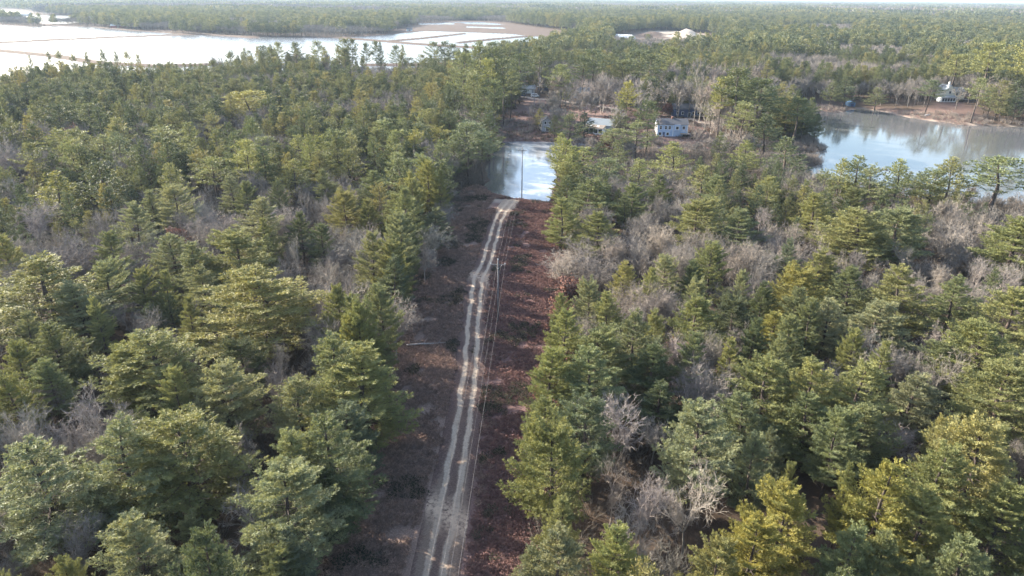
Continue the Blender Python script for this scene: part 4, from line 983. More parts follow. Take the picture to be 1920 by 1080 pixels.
# ------------------------------------------------------------------ uncountable masses: instances on points
def joined(parts):
    """parts: [(verts,tris,material)] -> one mesh"""
    V, T_, MI, mats, n = [], [], [], [], 0
    for v, t, m in parts:
        V.append(v); T_.append(t + n); n += len(v)
        if m not in mats: mats.append(m)
        MI.append(np.full(len(t), mats.index(m)))
    return np_mesh('tree', np.concatenate(V), tris=np.concatenate(T_), mats=mats, matidx=np.concatenate(MI))
def scatter(name, x, y, rz, scl, idx, meshes, label=None, dz=-0.1):
    col = bpy.data.collections.new(name + '_kinds')
    for i, me in enumerate(meshes):
        col.objects.link(bpy.data.objects.new('%s_kind_%02d' % (name, i), me))
    z = ground_z(x, y) + dz
    pts = np.stack([x, y, z], -1).astype(np.float32)
    me = np_mesh(name, pts, attrs={'rz': ('FLOAT', rz.astype(np.float32)), 'scl': ('FLOAT_VECTOR', scl.astype(np.float32)), 'idx': ('INT', idx.astype(np.int32))})
    o = put(name, me, kind='stuff')
    if label: o['label'] = label
    ng = bpy.data.node_groups.new(name, 'GeometryNodeTree')
    ng.interface.new_socket('Geometry', in_out='INPUT', socket_type='NodeSocketGeometry')
    ng.interface.new_socket('Geometry', in_out='OUTPUT', socket_type='NodeSocketGeometry')
    gi = ng.nodes.new('NodeGroupInput'); go = ng.nodes.new('NodeGroupOutput')
    ci = ng.nodes.new('GeometryNodeCollectionInfo')
    ci.inputs['Collection'].default_value = col
    ci.inputs['Separate Children'].default_value = True
    ci.inputs['Reset Children'].default_value = True
    ip = ng.nodes.new('GeometryNodeInstanceOnPoints')
    ip.inputs['Pick Instance'].default_value = True
    def na(nm, ty):
        a = ng.nodes.new('GeometryNodeInputNamedAttribute'); a.data_type = ty
        a.inputs['Name'].default_value = nm
        return [s for s in a.outputs if s.enabled and s.name == 'Attribute'][0]
    cx = ng.nodes.new('ShaderNodeCombineXYZ')
    er = ng.nodes.new('FunctionNodeEulerToRotation')
    ng.links.new(na('rz', 'FLOAT'), cx.inputs[2]); ng.links.new(cx.outputs[0], er.inputs[0])
    ng.links.new(gi.outputs[0], ip.inputs['Points'])
    ng.links.new(ci.outputs[0], ip.inputs['Instance'])
    ng.links.new(na('idx', 'INT'), ip.inputs['Instance Index'])
    ng.links.new(er.outputs[0], ip.inputs['Rotation'])
    ng.links.new(na('scl', 'FLOAT_VECTOR'), ip.inputs['Scale'])
    ng.links.new(ip.outputs[0], go.inputs[0])
    md = o.modifiers.new('scatter', 'NODES'); md.node_group = ng
    return o

FP = [joined([(w[0], w[1], M['pine_bark']), (l[0], l[1], M['needles_far'])]) for (w, l, R, H) in PM]
FB = [joined([(b[0], b[1], M['grey_bark_far']), (t[0], t[1], M['grey_bark_far'])]) for (b, t, R, H) in BM]
FPs = [(R, H) for (_, _, R, H) in PM]; FBs = [(R, H) for (_, _, R, H) in BM]

# the rest of the near trees (beyond the largest few hundred) and everything to 620 m
rg = np.random.default_rng(77)
sx, sy, sk, sh, sr = [], [], [], [], []
for t in rest:
    sx.append(t['x']); sy.append(t['y']); sk.append(0 if t['k'] == 'pine' else 1); sh.append(t['h']); sr.append(t['r'])
X, Y = jitter_grid(470, 700, 52, 6.2, 202)
ok = forest_ok(X, Y)
X, Y = X[ok], Y[ok]
ty_ = fbm(X, Y, 38)
k = np.where(ty_ > np.where(X > 0, 0.56, 0.45), 0, 1)
rim = (Y > 500) & (X > -215) & (X < 15) & (Y < 610)
h = np.where(k == 0, rg.uniform(14, 21, len(X)), rg.uniform(11, 16, len(X)))
h = h * (0.85 + 0.3 * vnoise(X, Y, 50)) * np.where((Y > 430) & (X < -190), 0.74, 1.0)
h = np.where(rim, h * 0.72, h)
sel = ~(rim & (rng.random(len(X)) < 0.2))
X, Y, k, h = X[sel], Y[sel], k[sel], h[sel]
r_ = h * rg.uniform(0.22, 0.31, len(X))
sx = np.concatenate([sx, X]); sy = np.concatenate([sy, Y]); sk = np.concatenate([sk, k]); sh = np.concatenate([sh, h]); sr = np.concatenate([sr, r_])
for kk, nm, ms, ss, lb in ((0, 'pine_forest', FP, FPs, 'green pines massed in the woods beyond the nearest trees'), (1, 'leafless_forest', FB, FBs, 'grey leafless trees massed in the woods beyond the nearest trees')):
    q = np.where(sk == kk)[0]
    idx = rg.integers(0, len(ms), len(q))
    if kk == 0: idx = np.where((sh[q] < 16) & (idx == 3), 0, idx)
    R_ = np.array([s[0] for s in ss])[idx]; H_ = np.array([s[1] for s in ss])[idx]
    scatter(nm, sx[q], sy[q], rg.uniform(0, 6.28, len(q)), np.stack([sr[q] / R_, sr[q] / R_, sh[q] / H_], -1), idx, ms, lb)

# far forest 700 m - 2.6 km
LP, LB = [], []
for sd, R in ((61, 4.6), (62, 5.0), (63, 4.2), (64, 5.4)):
    w, l = make_pine(sd, 17, R, 0.3, 2, 0.6, 0.12, 0.6)
    LP.append(joined([(w[0], w[1], M['pine_bark']), (l[0], l[1], M['needles_far'])]))
for sd in (71, 72, 73):
    b, t, _, _r = make_bare(sd, 13, 4.6, 2, 0, 1, 0.4)
    LB.append(joined([(b[0], b[1], M['grey_bark_far']), (t[0], t[1], M['grey_bark_far'])]))
print('low lod', [len(m.polygons) for m in LP + LB], 'mid', [len(m.polygons) for m in FP + FB])
X, Y = jitter_grid(700, 2600, 50, 8.6, 303)
ok = forest_ok(X, Y)
X, Y = X[ok], Y[ok]
k = np.where(fbm(X, Y, 85) + 0.12 * (vnoise(X, Y, 16) - 0.5) > 0.515, 0, 1)
h = np.where(k == 0, rg.uniform(14, 22, len(X)), rg.uniform(10, 15, len(X))) * (0.8 + 0.4 * vnoise(X, Y, 90))
r_ = rg.uniform(4.4, 6.6, len(X))
for kk, nm, ms in ((0, 'distant_pine_woods', LP), (1, 'distant_leafless_woods', LB)):
    q = np.where(k == kk)[0]
    idx = rg.integers(0, len(ms), len(q))
    scatter(nm, X[q], Y[q], rg.uniform(0, 6.28, len(q)), np.stack([r_[q] / 4.8, r_[q] / 4.8, h[q] / (17 if kk == 0 else 13)], -1), idx, ms)
print('far instances', len(X))
# farthest: patches of canopy
def canopy_patch(seed, mk):
    rg = np.random.default_rng(seed)
    V, T_, n = [], [], 0
    n_t = 46
    P = rg.uniform(-52, 52, (n_t, 2))
    for (x, y) in P:
        h = rg.uniform(11, 21); r = rg.uniform(5, 8)
        m = 8
        a = rg.uniform(0, 6.28, (m * 5)); t = rg.uniform(0.35, 1.0, m * 5)
        c = np.stack([x + np.cos(a) * r * (1.05 - t) * 1.3, y + np.sin(a) * r * (1.05 - t) * 1.3, h * t], -1)
        d = norm(rg.normal(0, 1, (m * 5, 3)) + np.array([0, 0, 0.4]))
        s = norm(np.cross(d, rg.normal(0, 1, (m * 5, 3))))
        w = rg.uniform(2.2, 4.2, (m * 5, 1))
        v = np.stack([c - s * w * 0.5, c + s * w * 0.5, c + d * w], 1).reshape(-1, 3)
        V.append(v); T_.append(np.arange(len(v)).reshape(-1, 3) + n); n += len(v)
    return np_mesh('canopy', np.concatenate(V), tris=np.concatenate(T_), mats=[mk])
CP = [canopy_patch(81, M['needles_far']), canopy_patch(82, M['needles_far']), canopy_patch(83, M['grey_bark_far'])]
rg = np.random.default_rng(99)
X, Y = jitter_grid(2600, 13600, 50, 78, 404)
ok = ~((bog_sd(X, Y) < 50)) & (poly_sd(X, Y, BROWN) > 50)
X, Y = X[ok], Y[ok]
idx = np.where(fbm(X, Y, 420) > 0.47, rg.integers(0, 2, len(X)), 2)
s_ = rg.uniform(0.9, 1.25, len(X))
scatter('horizon_woods', X, Y, rg.uniform(0, 6.28, len(X)), np.stack([s_, s_, rg.uniform(0.8, 1.3, len(X))], -1), idx, CP)
print('patches', len(X))

# undergrowth: leafless brush under the trees, marsh shrubs along the shore, huckleberry scrub in the clearing
def make_brush(seed, H, R, n_st, wd, leaf=0, leafmat=None, m=None):
    rg = np.random.default_rng(seed)
    T = Tri(); Lf = Tri()
    st = rg.uniform(0, 6.28, n_st); tilt = rg.uniform(0.1, 0.9, n_st)
    p0 = np.stack([np.cos(st) * R * 0.35 * rg.random(n_st), np.sin(st) * R * 0.35 * rg.random(n_st), np.zeros(n_st)], -1)
    d = norm(np.stack([np.cos(st) * tilt, np.sin(st) * tilt, np.ones(n_st)], -1))
    L = H * rg.uniform(0.55, 1.0, n_st)
    p1 = p0 + d * L[:, None] * 0.5
    d2 = norm(d + rg.normal(0, 0.2, d.shape)); p2 = p1 + d2 * L[:, None] * 0.5
    tubes(T, p0, p1, wd, wd * 0.8, 3); tubes(T, p1, p2, wd * 0.8, wd * 0.4, 3)
    k = 9
    f = rg.random((n_st * k, 1))
    a = np.repeat(p1, k, 0) * (1 - f) + np.repeat(p2, k, 0) * f
    dd = norm(np.repeat(d2, k, 0) + rg.normal(0, 0.7, (n_st * k, 3)))
    blades(T, a, dd, H * 0.3 * rg.uniform(0.5, 1.2, len(a)), wd * 1.1, rg)
    parts = [(*T.get(), m)]
    if leaf:
        ix = rg.integers(0, len(a), leaf)
        blades(Lf, a[ix] + dd[ix] * rg.uniform(0, H * 0.3, (leaf, 1)), norm(rg.normal(0, 1, (leaf, 3))), 0.16 * H ** 0.3, 0.11, rg)
        parts.append((*Lf.get(), leafmat))
    return joined(parts)
BR = [make_brush(91 + i, 3.2, 2.0, 22, 0.028, 0, None, M['brush']) for i in range(3)]
X, Y = jitter_grid(24, 300, 46, 2.9, 505)
ok = forest_ok(X, Y, -3) | ((lake_sd(X, Y) > 1.5) & (Y > 205) & (X > 16) & (Y < 240))
ok &= (fbm(X, Y, 26) < 0.5) | (rg.random(len(X)) < 0.3)
X, Y = X[ok], Y[ok]
s_ = rg.uniform(0.6, 1.5, len(X))
scatter('brush_undergrowth', X, Y, rg.uniform(0, 6.28, len(X)), np.stack([s_, s_, s_ * rg.uniform(0.7, 1.2, len(X))], -1), rg.integers(0, 3, len(X)), BR)
MS = [make_brush(95 + i, 2.2, 1.6, 26, 0.03, 0, None, M['marsh']) for i in range(2)]
X, Y = jitter_grid(190, 460, 40, 2.2, 606)
ls = lake_sd(X, Y)
ok = (ls > 0.8) & (ls < 16) & (X > 17) & (vnoise(X, Y, 12) > 0.35) & ((Y < 240) | (X < 160) | (ls < 4) & (rg.random(len(X)) < 0.15))
ok |= (ls > 1) & (poly_sd(X, Y, BANKP) < 0) & (rg.random(len(X)) < 0.42) & (ls < 40)
ok |= (ls > 1.5) & (poly_sd(X, Y, SHOREP) < 3) & (rg.random(len(X)) < 0.35)
ok |= (ls > 1.5) & (ls < 40) & (X > 150) & (Y > 350) & (rg.random(len(X)) < 0.3)
for r__ in ROADS: ok &= line_d(X, Y, r__) > 3.5
for hx, hy in HOUSES: ok &= np.hypot(X - hx, Y - hy + 4) > 9
X, Y = X[ok], Y[ok]
s_ = rg.uniform(0.5, 1.3, len(X))
scatter('shore_shrubs', X, Y, rg.uniform(0, 6.28, len(X)), np.stack([s_, s_, s_], -1), rg.integers(0, 2, len(X)), MS)
M['scrub_leaf_brown'] = bark_mat('scrub_leaf_brown', (0.20, 0.135, 0.105), (0.40, 0.285, 0.22))
M['scrub_leaf_red'] = bark_mat('scrub_leaf_red', (0.135, 0.076, 0.068), (0.27, 0.16, 0.138))
M['scrub_twig'] = bark_mat('scrub_twig', (0.13, 0.095, 0.08), (0.28, 0.21, 0.18))
M['scrub_green'] = bark_mat('scrub_green', (0.028, 0.04, 0.024), (0.06, 0.075, 0.04))
SC = [make_brush(101, 0.55, 0.7, 16, 0.012, 60, M['scrub_leaf_brown'], M['scrub_twig']),
      make_brush(102, 0.55, 0.7, 16, 0.012, 60, M['scrub_leaf_red'], M['scrub_twig']),
      make_brush(103, 0.8, 0.9, 18, 0.014, 70, M['scrub_green'], M['scrub_twig'])]
X, Y = jitter_grid(38, 232, 30, 0.56, 707)
inc = np.minimum(X - corr_l(Y), corr_r(Y) - X)
tr = line_d(X, Y, TRACK)
ok = (inc > -3) & (lake_sd(X, Y) > 1.0) & ((tr > 2.0 + 0.9 * vnoise(X, Y, 3) + 1.0 * sstep(88, 66, Y)) | (Y > 214)) & (fbm(X, Y, 4.0) > 0.27)
ok &= ~((Y > 203) & (Y < 214) & (tr < 5.5) & (X < 1))
mid_strip = (tr < 0.42) & (Y > 88) & (rg.random(len(X)) < 0.45)
ok |= mid_strip & (lake_sd(X, Y) > 3) & (Y < 200)
X, Y = X[ok], Y[ok]
redp = sstep(-9.5, -3, X + (vnoise(X, Y, 3.5) - 0.5) * 5)
idx = np.where(rg.random(len(X)) < redp, 1, 0)
idx = np.where((fbm(X + 50, Y, 6) > 0.64) & (rg.random(len(X)) < 0.5), 2, idx)
s_ = rg.uniform(0.5, 1.15, len(X))
s_ = np.where(line_d(X, Y, TRACK) < 0.7, s_ * 0.45, s_)
scatter('huckleberry_scrub', X, Y, rg.uniform(0, 6.28, len(X)), np.stack([s_ * 1.2, s_ * 1.2, s_], -1), idx, SC, dz=-0.03)
print('scrub', len(X))
X, Y = jitter_grid(290, 480, 40, 1.6, 708)
ok = (poly_sd(X, Y, BANKP) < 1) & (lake_sd(X, Y) > 1)
for r__ in ROADS: ok &= line_d(X, Y, r__) > 3.2
X, Y = X[ok], Y[ok]
s_ = rg.uniform(0.6, 1.4, len(X))
ok = vnoise(X, Y, 9) > 0.4
X, Y, s_ = X[ok], Y[ok], s_[ok]
scatter('bank_scrub', X, Y, rg.uniform(0, 6.28, len(X)), np.stack([s_ * 1.5, s_ * 1.5, s_], -1), rg.integers(0, 3, len(X)), SC, dz=-0.03)

# ------------------------------------------------------------------ utility poles and wires
def utility_pole(x, y, h, rz, label, arm=1.45, cap=False):
    z = gz(x, y)
    e = empty('utility_pole', (x, y, z), rz, label=label, cat='utility pole', group='wooden utility poles')
    MB().tube([(0, 0, -0.6), (0, 0, h * 0.5), (0, 0, h)], [0.19, 0.16, 0.12], 10).build('pole', M['pole'], e, True)
    MB().box(-arm, arm, -0.19, -0.07, h - 0.95, h - 0.80).build('crossarm', M['pole'], e)
    for s in (-1, 1):
        MB().tube([(s * 0.75, -0.13, h - 0.93), (0, -0.16, h - 1.75)], 0.025, 4).build('brace', M['metal'], e)
        MB().tube([(s * (arm - 0.1), -0.13, h - 0.80), (s * (arm - 0.1), -0.13, h - 0.66), (s * (arm - 0.1), -0.13, h - 0.62), (s * (arm - 0.1), -0.13, h - 0.5)], [0.03, 0.09, 0.09, 0.05], 8).build('insulator', M['porcelain'], e)
    MB().tube([(0, 0, h), (0, 0, h + 0.12), (0, 0, h + 0.17), (0, 0, h + 0.30)], [0.03, 0.09, 0.09, 0.05], 8).build('insulator', M['porcelain'], e)
    if cap: MB().tube([(0.36, -0.05, h - 3.1), (0.36, -0.05, h - 2.9), (0.36, -0.05, h - 2.1), (0.36, -0.05, h - 2.0)], [0.2, 0.26, 0.26, 0.18], 10).build('transformer', M['metal'], e, True)
    return (x, y, z, h, rz, arm)
pole_defs = [(-6.9, 24, 12.5, 'wooden power pole below and behind the viewpoint'),
             (-2.7, 124, 13.0, 'nearer wooden power pole with crossarm standing beside the trail bend'),
             (2.9, 219.2, 17.2, 'tall wooden power pole on the near pond shore at trail end'),
             (10.2, 357, 16.5, 'wooden power pole on the cleared far bank right of the small house'),
             (17, 470, 15.0, 'farthest power pole rising over the road beside the garages')]
PD = []
for i, (x, y, h, lb) in enumerate(pole_defs):
    j = min(i + 1, len(pole_defs) - 1); k = max(i - 1, 0)
    dx, dy = pole_defs[j][0] - pole_defs[k][0], pole_defs[j][1] - pole_defs[k][1]
    PD.append(utility_pole(x, y, h, -math.atan2(dx, dy), lb))
utility_pole(6.5, 436, 9.0, 0.1, 'short wooden pole at the roadside left of the parked van', 0.6)
utility_pole(15.2, 430, 13.0, 0.1, 'slim wooden pole at the roadside right of the parked van', 0.8, True)
def wire(name, offx, offz, label, rad):
    pts = []
    for a, b in zip(PD[:-1], PD[1:]):
        pa = Vector((a[0] + math.cos(a[4]) * offx * (a[5] - 0.1), a[1] + math.sin(a[4]) * offx * (a[5] - 0.1) - (0.13 if offx else 0), a[2] + a[3] + offz))
        pb = Vector((b[0] + math.cos(b[4]) * offx * (b[5] - 0.1), b[1] + math.sin(b[4]) * offx * (b[5] - 0.1) - (0.13 if offx else 0), b[2] + b[3] + offz))
        L = (pb - pa).length
        for i in range(30):
            t = i / 30
            p = pa.lerp(pb, t); p.z -= 4 * t * (1 - t) * L * 0.011
            pts.append(p)
    pts.append(pb)
    MB().tube(pts, rad, 5).build(name, M['pole'] if rad < 0.015 else M['wire'], None, True, label=label, cat='power line', group='wires of the power line')
wire('power_line', -1, -0.48, 'left pale wire strung along the crossarm ends over the trail', 0.0135)
wire('power_line', 0, 0.33, 'middle pale wire carried on the pole tops over the trail', 0.0135)
wire('power_line', 1, -0.48, 'right pale wire strung along the crossarm ends beside the trail', 0.0135)
wire('power_line', 0.12, -3.2, 'lower neutral wire fixed to the poles below the crossarms', 0.011)

# ------------------------------------------------------------------ houses
def window(e, x, y, z, w, h, face='front', frame_m=None, split=False):
    """frame (with pane as sub-part) on a wall; x,y centre on the wall plane, z sill height"""
    fr = MB(); t = 0.12
    if face == 'front':
        fr.box(x - w / 2 - t, x + w / 2 + t, y - 0.10, y - 0.003, z - t, z)
        fr.box(x - w / 2 - t, x + w / 2 + t, y - 0.10, y - 0.003, z + h, z + h + t)
        fr.box(x - w / 2 - t, x - w / 2, y - 0.10, y - 0.003, z, z + h)
        fr.box(x + w / 2, x + w / 2 + t, y - 0.10, y - 0.003, z, z + h)
        if split: fr.box(x - w / 2, x + w / 2, y - 0.09, y - 0.05, z + h / 2 - 0.03, z + h / 2 + 0.03)
        pn = MB().box(x - w / 2, x + w / 2, y - 0.045, y - 0.004, z, z + h)
    else:
        s = 1 if face == 'right' else -1
        a, b = (x + 0.003, x + 0.10) if s > 0 else (x - 0.10, x - 0.003)
        fr.box(a, b, y - w / 2 - t, y + w / 2 + t, z - t, z)
        fr.box(a, b, y - w / 2 - t, y + w / 2 + t, z + h, z + h + t)
        fr.box(a, b, y - w / 2 - t, y - w / 2, z, z + h)
        fr.box(a, b, y + w / 2, y + w / 2 + t, z, z + h)
        a, b = (x + 0.004, x + 0.045) if s > 0 else (x - 0.045, x - 0.004)
        pn = MB().box(a, b, y - w / 2, y + w / 2, z, z + h)
    f = fr.build('window', frame_m or M['white_paint'], e)
    pn.build('pane', M['glass'], f)
def gable(e, x0, x1, y0, y1, ze, rise, wall_m, roof_m, z0=-1.0, oh=0.4, axis='x', name='wall'):
    """walls plus gabled roof, ridge along axis"""
    if axis == 'x':
        ym = (y0 + y1) / 2
        w = MB().poly([(x0, y0, z0), (x1, y0, z0), (x1, y1, z0), (x0, y1, z0), (x0, y0, ze), (x1, y0, ze), (x1, y1, ze), (x0, y1, ze), (x0, ym, ze + rise), (x1, ym, ze + rise)],
                      [(0, 1, 5, 4), (2, 3, 7, 6), (1, 2, 6, 9, 5), (3, 0, 4, 8, 7), (4, 5, 9, 8), (6, 7, 8, 9)])
        s = rise / (ym - y0); t = 0.18
        a, b = x0 - oh, x1 + oh
        r = MB()
        for (ya, sg) in ((y0 - oh, 1), (y1 + oh, -1)):
            zl = ze - s * oh
            p = [(a, ya, zl + 0.02), (b, ya, zl + 0.02), (b, ym, ze + rise + 0.02), (a, ym, ze + rise + 0.02)]
            q = [(v[0], v[1], v[2] + t) for v in p]
            r.poly(p + q, [(0, 3, 2, 1), (4, 5, 6, 7), (0, 1, 5, 4), (1, 2, 6, 5), (2, 3, 7, 6), (3, 0, 4, 7)])
    else:
        xm = (x0 + x1) / 2
        w = MB().poly([(x0, y0, z0), (x1, y0, z0), (x1, y1, z0), (x0, y1, z0), (x0, y0, ze), (x1, y0, ze), (x1, y1, ze), (x0, y1, ze), (xm, y0, ze + rise), (xm, y1, ze + rise)],
                      [(0, 1, 5, 8, 4), (2, 3, 7, 9, 6), (1, 2, 6, 5), (3, 0, 4, 7), (5, 6, 9, 8), (7, 4, 8, 9)])
        s = rise / (xm - x0); t = 0.18
        a, b = y0 - oh, y1 + oh
        r = MB()
        for xa in (x0 - oh, x1 + oh):
            zl = ze - s * oh
            p = [(xa, a, zl + 0.02), (xa, b, zl + 0.02), (xm, b, ze + rise + 0.02), (xm, a, ze + rise + 0.02)]
            q = [(v[0], v[1], v[2] + t) for v in p]
            r.poly(p + q, [(0, 3, 2, 1), (4, 5, 6, 7), (0, 1, 5, 4), (1, 2, 6, 5), (2, 3, 7, 6), (3, 0, 4, 7)])
    wo_ = w.build(name, wall_m, e)
    ro_ = r.build('roof' if name == 'wall' else name + '_roof', roof_m, e)
    return wo_, ro_
def house(key, rz, label, cat='house', name='house', z=None):
    x, y = PTS[key]
    return empty(name, (x, y, gz(x, y) if z is None else z), rz, label=label, cat=cat, group='houses across the pond' if cat == 'house' else None)

# blue raised ranch
e = house('h_blue', math.radians(-3), 'pale blue two-storey house with dark roof and white trim on the pond bank')
w_, r_o = gable(e, -6.8, 6.8, -0.5, 7.5, 5.3, 1.9, M['blue_siding'], M['dark_roof'])
MB().box(-6.802, -6.85, -0.4, 7.4, -0.5, 5.2).build('gable_cladding', M['white_paint'], e, label='sunlit white end wall')
MB().box(0.6, 3.4, -1.15, -0.503, 2.6, 5.25).build('bay', M['blue_siding'], e)
MB().box(-6.85, 6.85, -0.62, -0.52, 5.05, 5.28).build('fascia', M['white_paint'], e)
for cx in (-6.72, 6.72, 0.3): MB().box(cx - 0.12, cx + 0.12, -0.60, -0.504, 0.1, 5.04).build('corner_board', M['white_paint'], e)
for wx in (-5.3, -3.0, -1.3): window(e, wx, -0.5, 3.1, 1.0, 1.4, split=True)
window(e, 2.0, -1.15, 3.2, 1.2, 1.3)
window(e, 5.0, -0.5, 3.1, 1.1, 1.4, split=True)
window(e, -5.4, -0.5, 0.4, 1.1, 1.3); window(e, -2.0, -0.5, 0.4, 1.1, 1.3)
d_ = MB().box(-4.2, -3.3, -0.60, -0.504, -0.4, 1.8).build('door', M['navy_siding'], e)
MB().box(-3.5, -3.42, -0.66, -0.602, 0.65, 0.8).build('handle', M['metal'], d_)
MB().box(-0.3, 0.5, 3.1, 3.9, 6.6, 8.2).build('chimney', M['brick'], r_o)
MB().box(3.5, 8.0, -3.3, -0.7, 1.4, 1.6).box(3.6, 3.75, -3.2, -3.05, -1.5, 1.4).box(7.8, 7.95, -3.2, -3.05, -1.5, 1.4).build('deck', M['deck'], e)

# grey cottage with sunroom
e = house('h_cot', math.radians(-24), 'grey cottage with blue-grey roof, two skylights and glazed porch above the pond')
gable(e, -6.0, 6.0, 2.0, 8.5, 3.6, 2.3, M['grey_siding'], M['grey_roof'])
MB().poly([(-5.6, -2.6, -1.2), (3.2, -2.6, -1.2), (3.2, 1.99, -1.2), (-5.6, 1.99, -1.2), (-5.6, -2.6, 2.7), (3.2, -2.6, 2.7), (3.2, 1.99, 3.5), (-5.6, 1.99, 3.5)],
          [(0, 1, 5, 4), (1, 2, 6, 5), (3, 0, 4, 7), (4, 5, 6, 7)]).build('porch_wall', M['white_paint'], e)
r_o = MB().poly([(-6.0, -3.1, 2.70), (3.6, -3.1, 2.70), (3.6, 1.4, 3.55), (-6.0, 1.4, 3.55), (-6.0, -3.1, 2.88), (3.6, -3.1, 2.88), (3.6, 1.4, 3.73), (-6.0, 1.4, 3.73)],
          [(0, 3, 2, 1), (4, 5, 6, 7), (0, 1, 5, 4), (1, 2, 6, 5), (2, 3, 7, 6), (3, 0, 4, 7)]).build('porch_roof', M['brown_roof'], e)
for sx_ in (-3.2, 0.4): MB().poly([(sx_ - 0.5, -1.2, 3.30), (sx_ + 0.5, -1.2, 3.30), (sx_ + 0.5, 0.1, 3.55), (sx_ - 0.5, 0.1, 3.55), (sx_ - 0.5, -1.2, 3.02), (sx_ + 0.5, -1.2, 3.02), (sx_ + 0.5, 0.1, 3.3), (sx_ - 0.5, 0.1, 3.3)],
          [(0, 1, 2, 3), (4, 5, 1, 0), (5, 6, 2, 1), (6, 7, 3, 2), (7, 4, 0, 3)]).build('skylight', M['white_paint'], r_o)
for i in range(4): window(e, -4.3 + i * 2.15, -2.6, 0.6, 1.7, 1.7)
for i in range(3): window(e, -3.5 + i * 2.4, -2.6, -0.9, 1.9, 0.9)
window(e, 6.0, 5.2, 1.0, 1.1, 1.5, 'right')
MB().box(-5.8, 3.4, -3.9, -2.7, -1.2, -1.0).build('deck', M['deck'], e)

# navy house
e = house('h_navy', math.radians(-2), 'dark navy house with dark roof standing behind the pale blue one')
_, r_o = gable(e, -7.0, 7.0, 0, 8, 4.2, 2.0, M['navy_siding'], M['dark_roof'])
for wx in (-5, -2.4, 3.0, 5.6): window(e, wx, 0, 1.4, 1.0, 1.4)
window(e, 1.1, 0, 0.2, 1.4, 2.1)
MB().box(2.0, 8.0, -3, -0.05, 0.9, 1.05).box(2.1, 2.2, -2.9, -2.8, -1, 0.9).box(7.8, 7.9, -2.9, -2.8, -1, 0.9).build('deck', M['deck'], e)

# narrow grey house
e = house('h_small', math.radians(12), 'narrow grey two-storey house beside the power line right of way')
gable(e, -2.6, 2.6, 0, 7, 5.0, 1.5, M['grey_siding'], M['dark_roof'], axis='y')
for wx in (-1.2, 1.0): window(e, wx, 0, 3.5, 0.9, 1.2)
window(e, -0.2, 0, 0.4, 1.5, 1.8, split=True)

# pale house behind the bare trees
e = house('h_dome', math.radians(15), 'pale grey hipped house half hidden behind leafless trees')
gable(e, -5, 5, 0, 7, 3.2, 2.4, M['grey_siding'], M['grey_roof'])
for wx in (-3, 0, 3): window(e, wx, 0, 1, 1.0, 1.3)
# garages by the road
e = house('garage', 0.05, 'long grey garage roof at the end of the power line', name='garage', cat='garage')
gable(e, -6, 6, 0, 6, 2.8, 1.6, M['grey_siding'], M['grey_roof'])
MB().box(-4.5, -1.5, -0.06, -0.004, 0, 2.3).build('garage_door', M['white_paint'], e)
MB().box(1.0, 4.0, -0.06, -0.004, 0, 2.3).build('garage_door', M['white_paint'], e)
e = house('shed2', -0.05, 'dark shed with white roof edge right of the garages', name='shed', cat='shed')
gable(e, -3.4, 3.4, 0, 5, 2.6, 1.0, M['navy_siding'], M['dark_roof'])
MB().box(-3.8, 3.8, -0.46, -0.42, 2.30, 2.62).build('fascia', M['white_paint'], e)
for key, rz, lb, wm, rm in (('h_l', 0.3, 'small white-gabled house glimpsed between pines left of the power line', 'white_paint', 'dark_roof'),
                            ('h_l2', -0.4, 'pale bluish house hidden in trees at the pond end', 'grey_siding', 'grey_roof'),
                            ('h_w', 0.2, 'white-roofed house glimpsed behind the navy one', 'white_paint', 'grey_roof'),
                            ('h_w2', 0.5, 'small grey-gabled house deep in the woods across the lake', 'grey_siding', 'grey_roof'),
                            ('white', -0.2, 'pale cottage hidden behind the lakeside beach trees', 'cream_siding', 'brown_roof')):
    e = house(key, rz, lb)
    gable(e, -4.2, 4.2, 0, 6.5, 3.2, 2.2, M[wm], M[rm], axis='y' if key in ('h_l', 'h_w2') else 'x')
    for wx in (-2, 1.6): window(e, wx, 0, 1, 1.0, 1.3)

# white lakeside house
e = house('h_lake', math.radians(8), 'large white lakeside house with glazed sunroom and upper gable among the pines')
gable(e, -2.5, 9.5, 0, 8, 5.2, 2.2, M['cream_siding'], M['grey_roof'])
gable(e, -5.5, 0.5, -2.0, 6, 6.6, 2.6, M['cream_siding'], M['grey_roof'], axis='y', name='wing')
gable(e, -10.5, -1.0, -6.5, -2.02, 2.7, 0.8, M['white_paint'], M['grey_roof'], name='sunroom')
for i in range(5): window(e, -9.5 + i * 1.8, -6.5, 0.5, 1.4, 1.8)
window(e, -2.5, -2.0, 4.4, 1.4, 1.4); window(e, 4, 0, 3.0, 1.2, 1.4); window(e, 7, 0, 3.0, 1.2, 1.4); window(e, 3, 0, 0.4, 2.0, 1.8)
MB().box(-0.8, 10, -4, -0.05, 0.8, 0.95).box(-0.7, -0.6, -3.9, -3.8, -1, 0.8).box(9.7, 9.8, -3.9, -3.8, -1, 0.8).build('deck', M['deck'], e)
MB().tube([(-3.6, -1.2, 7.6), (-3.6, -1.2, 11.2)], 0.55, 8).build('chimney', M['white_paint'], e)

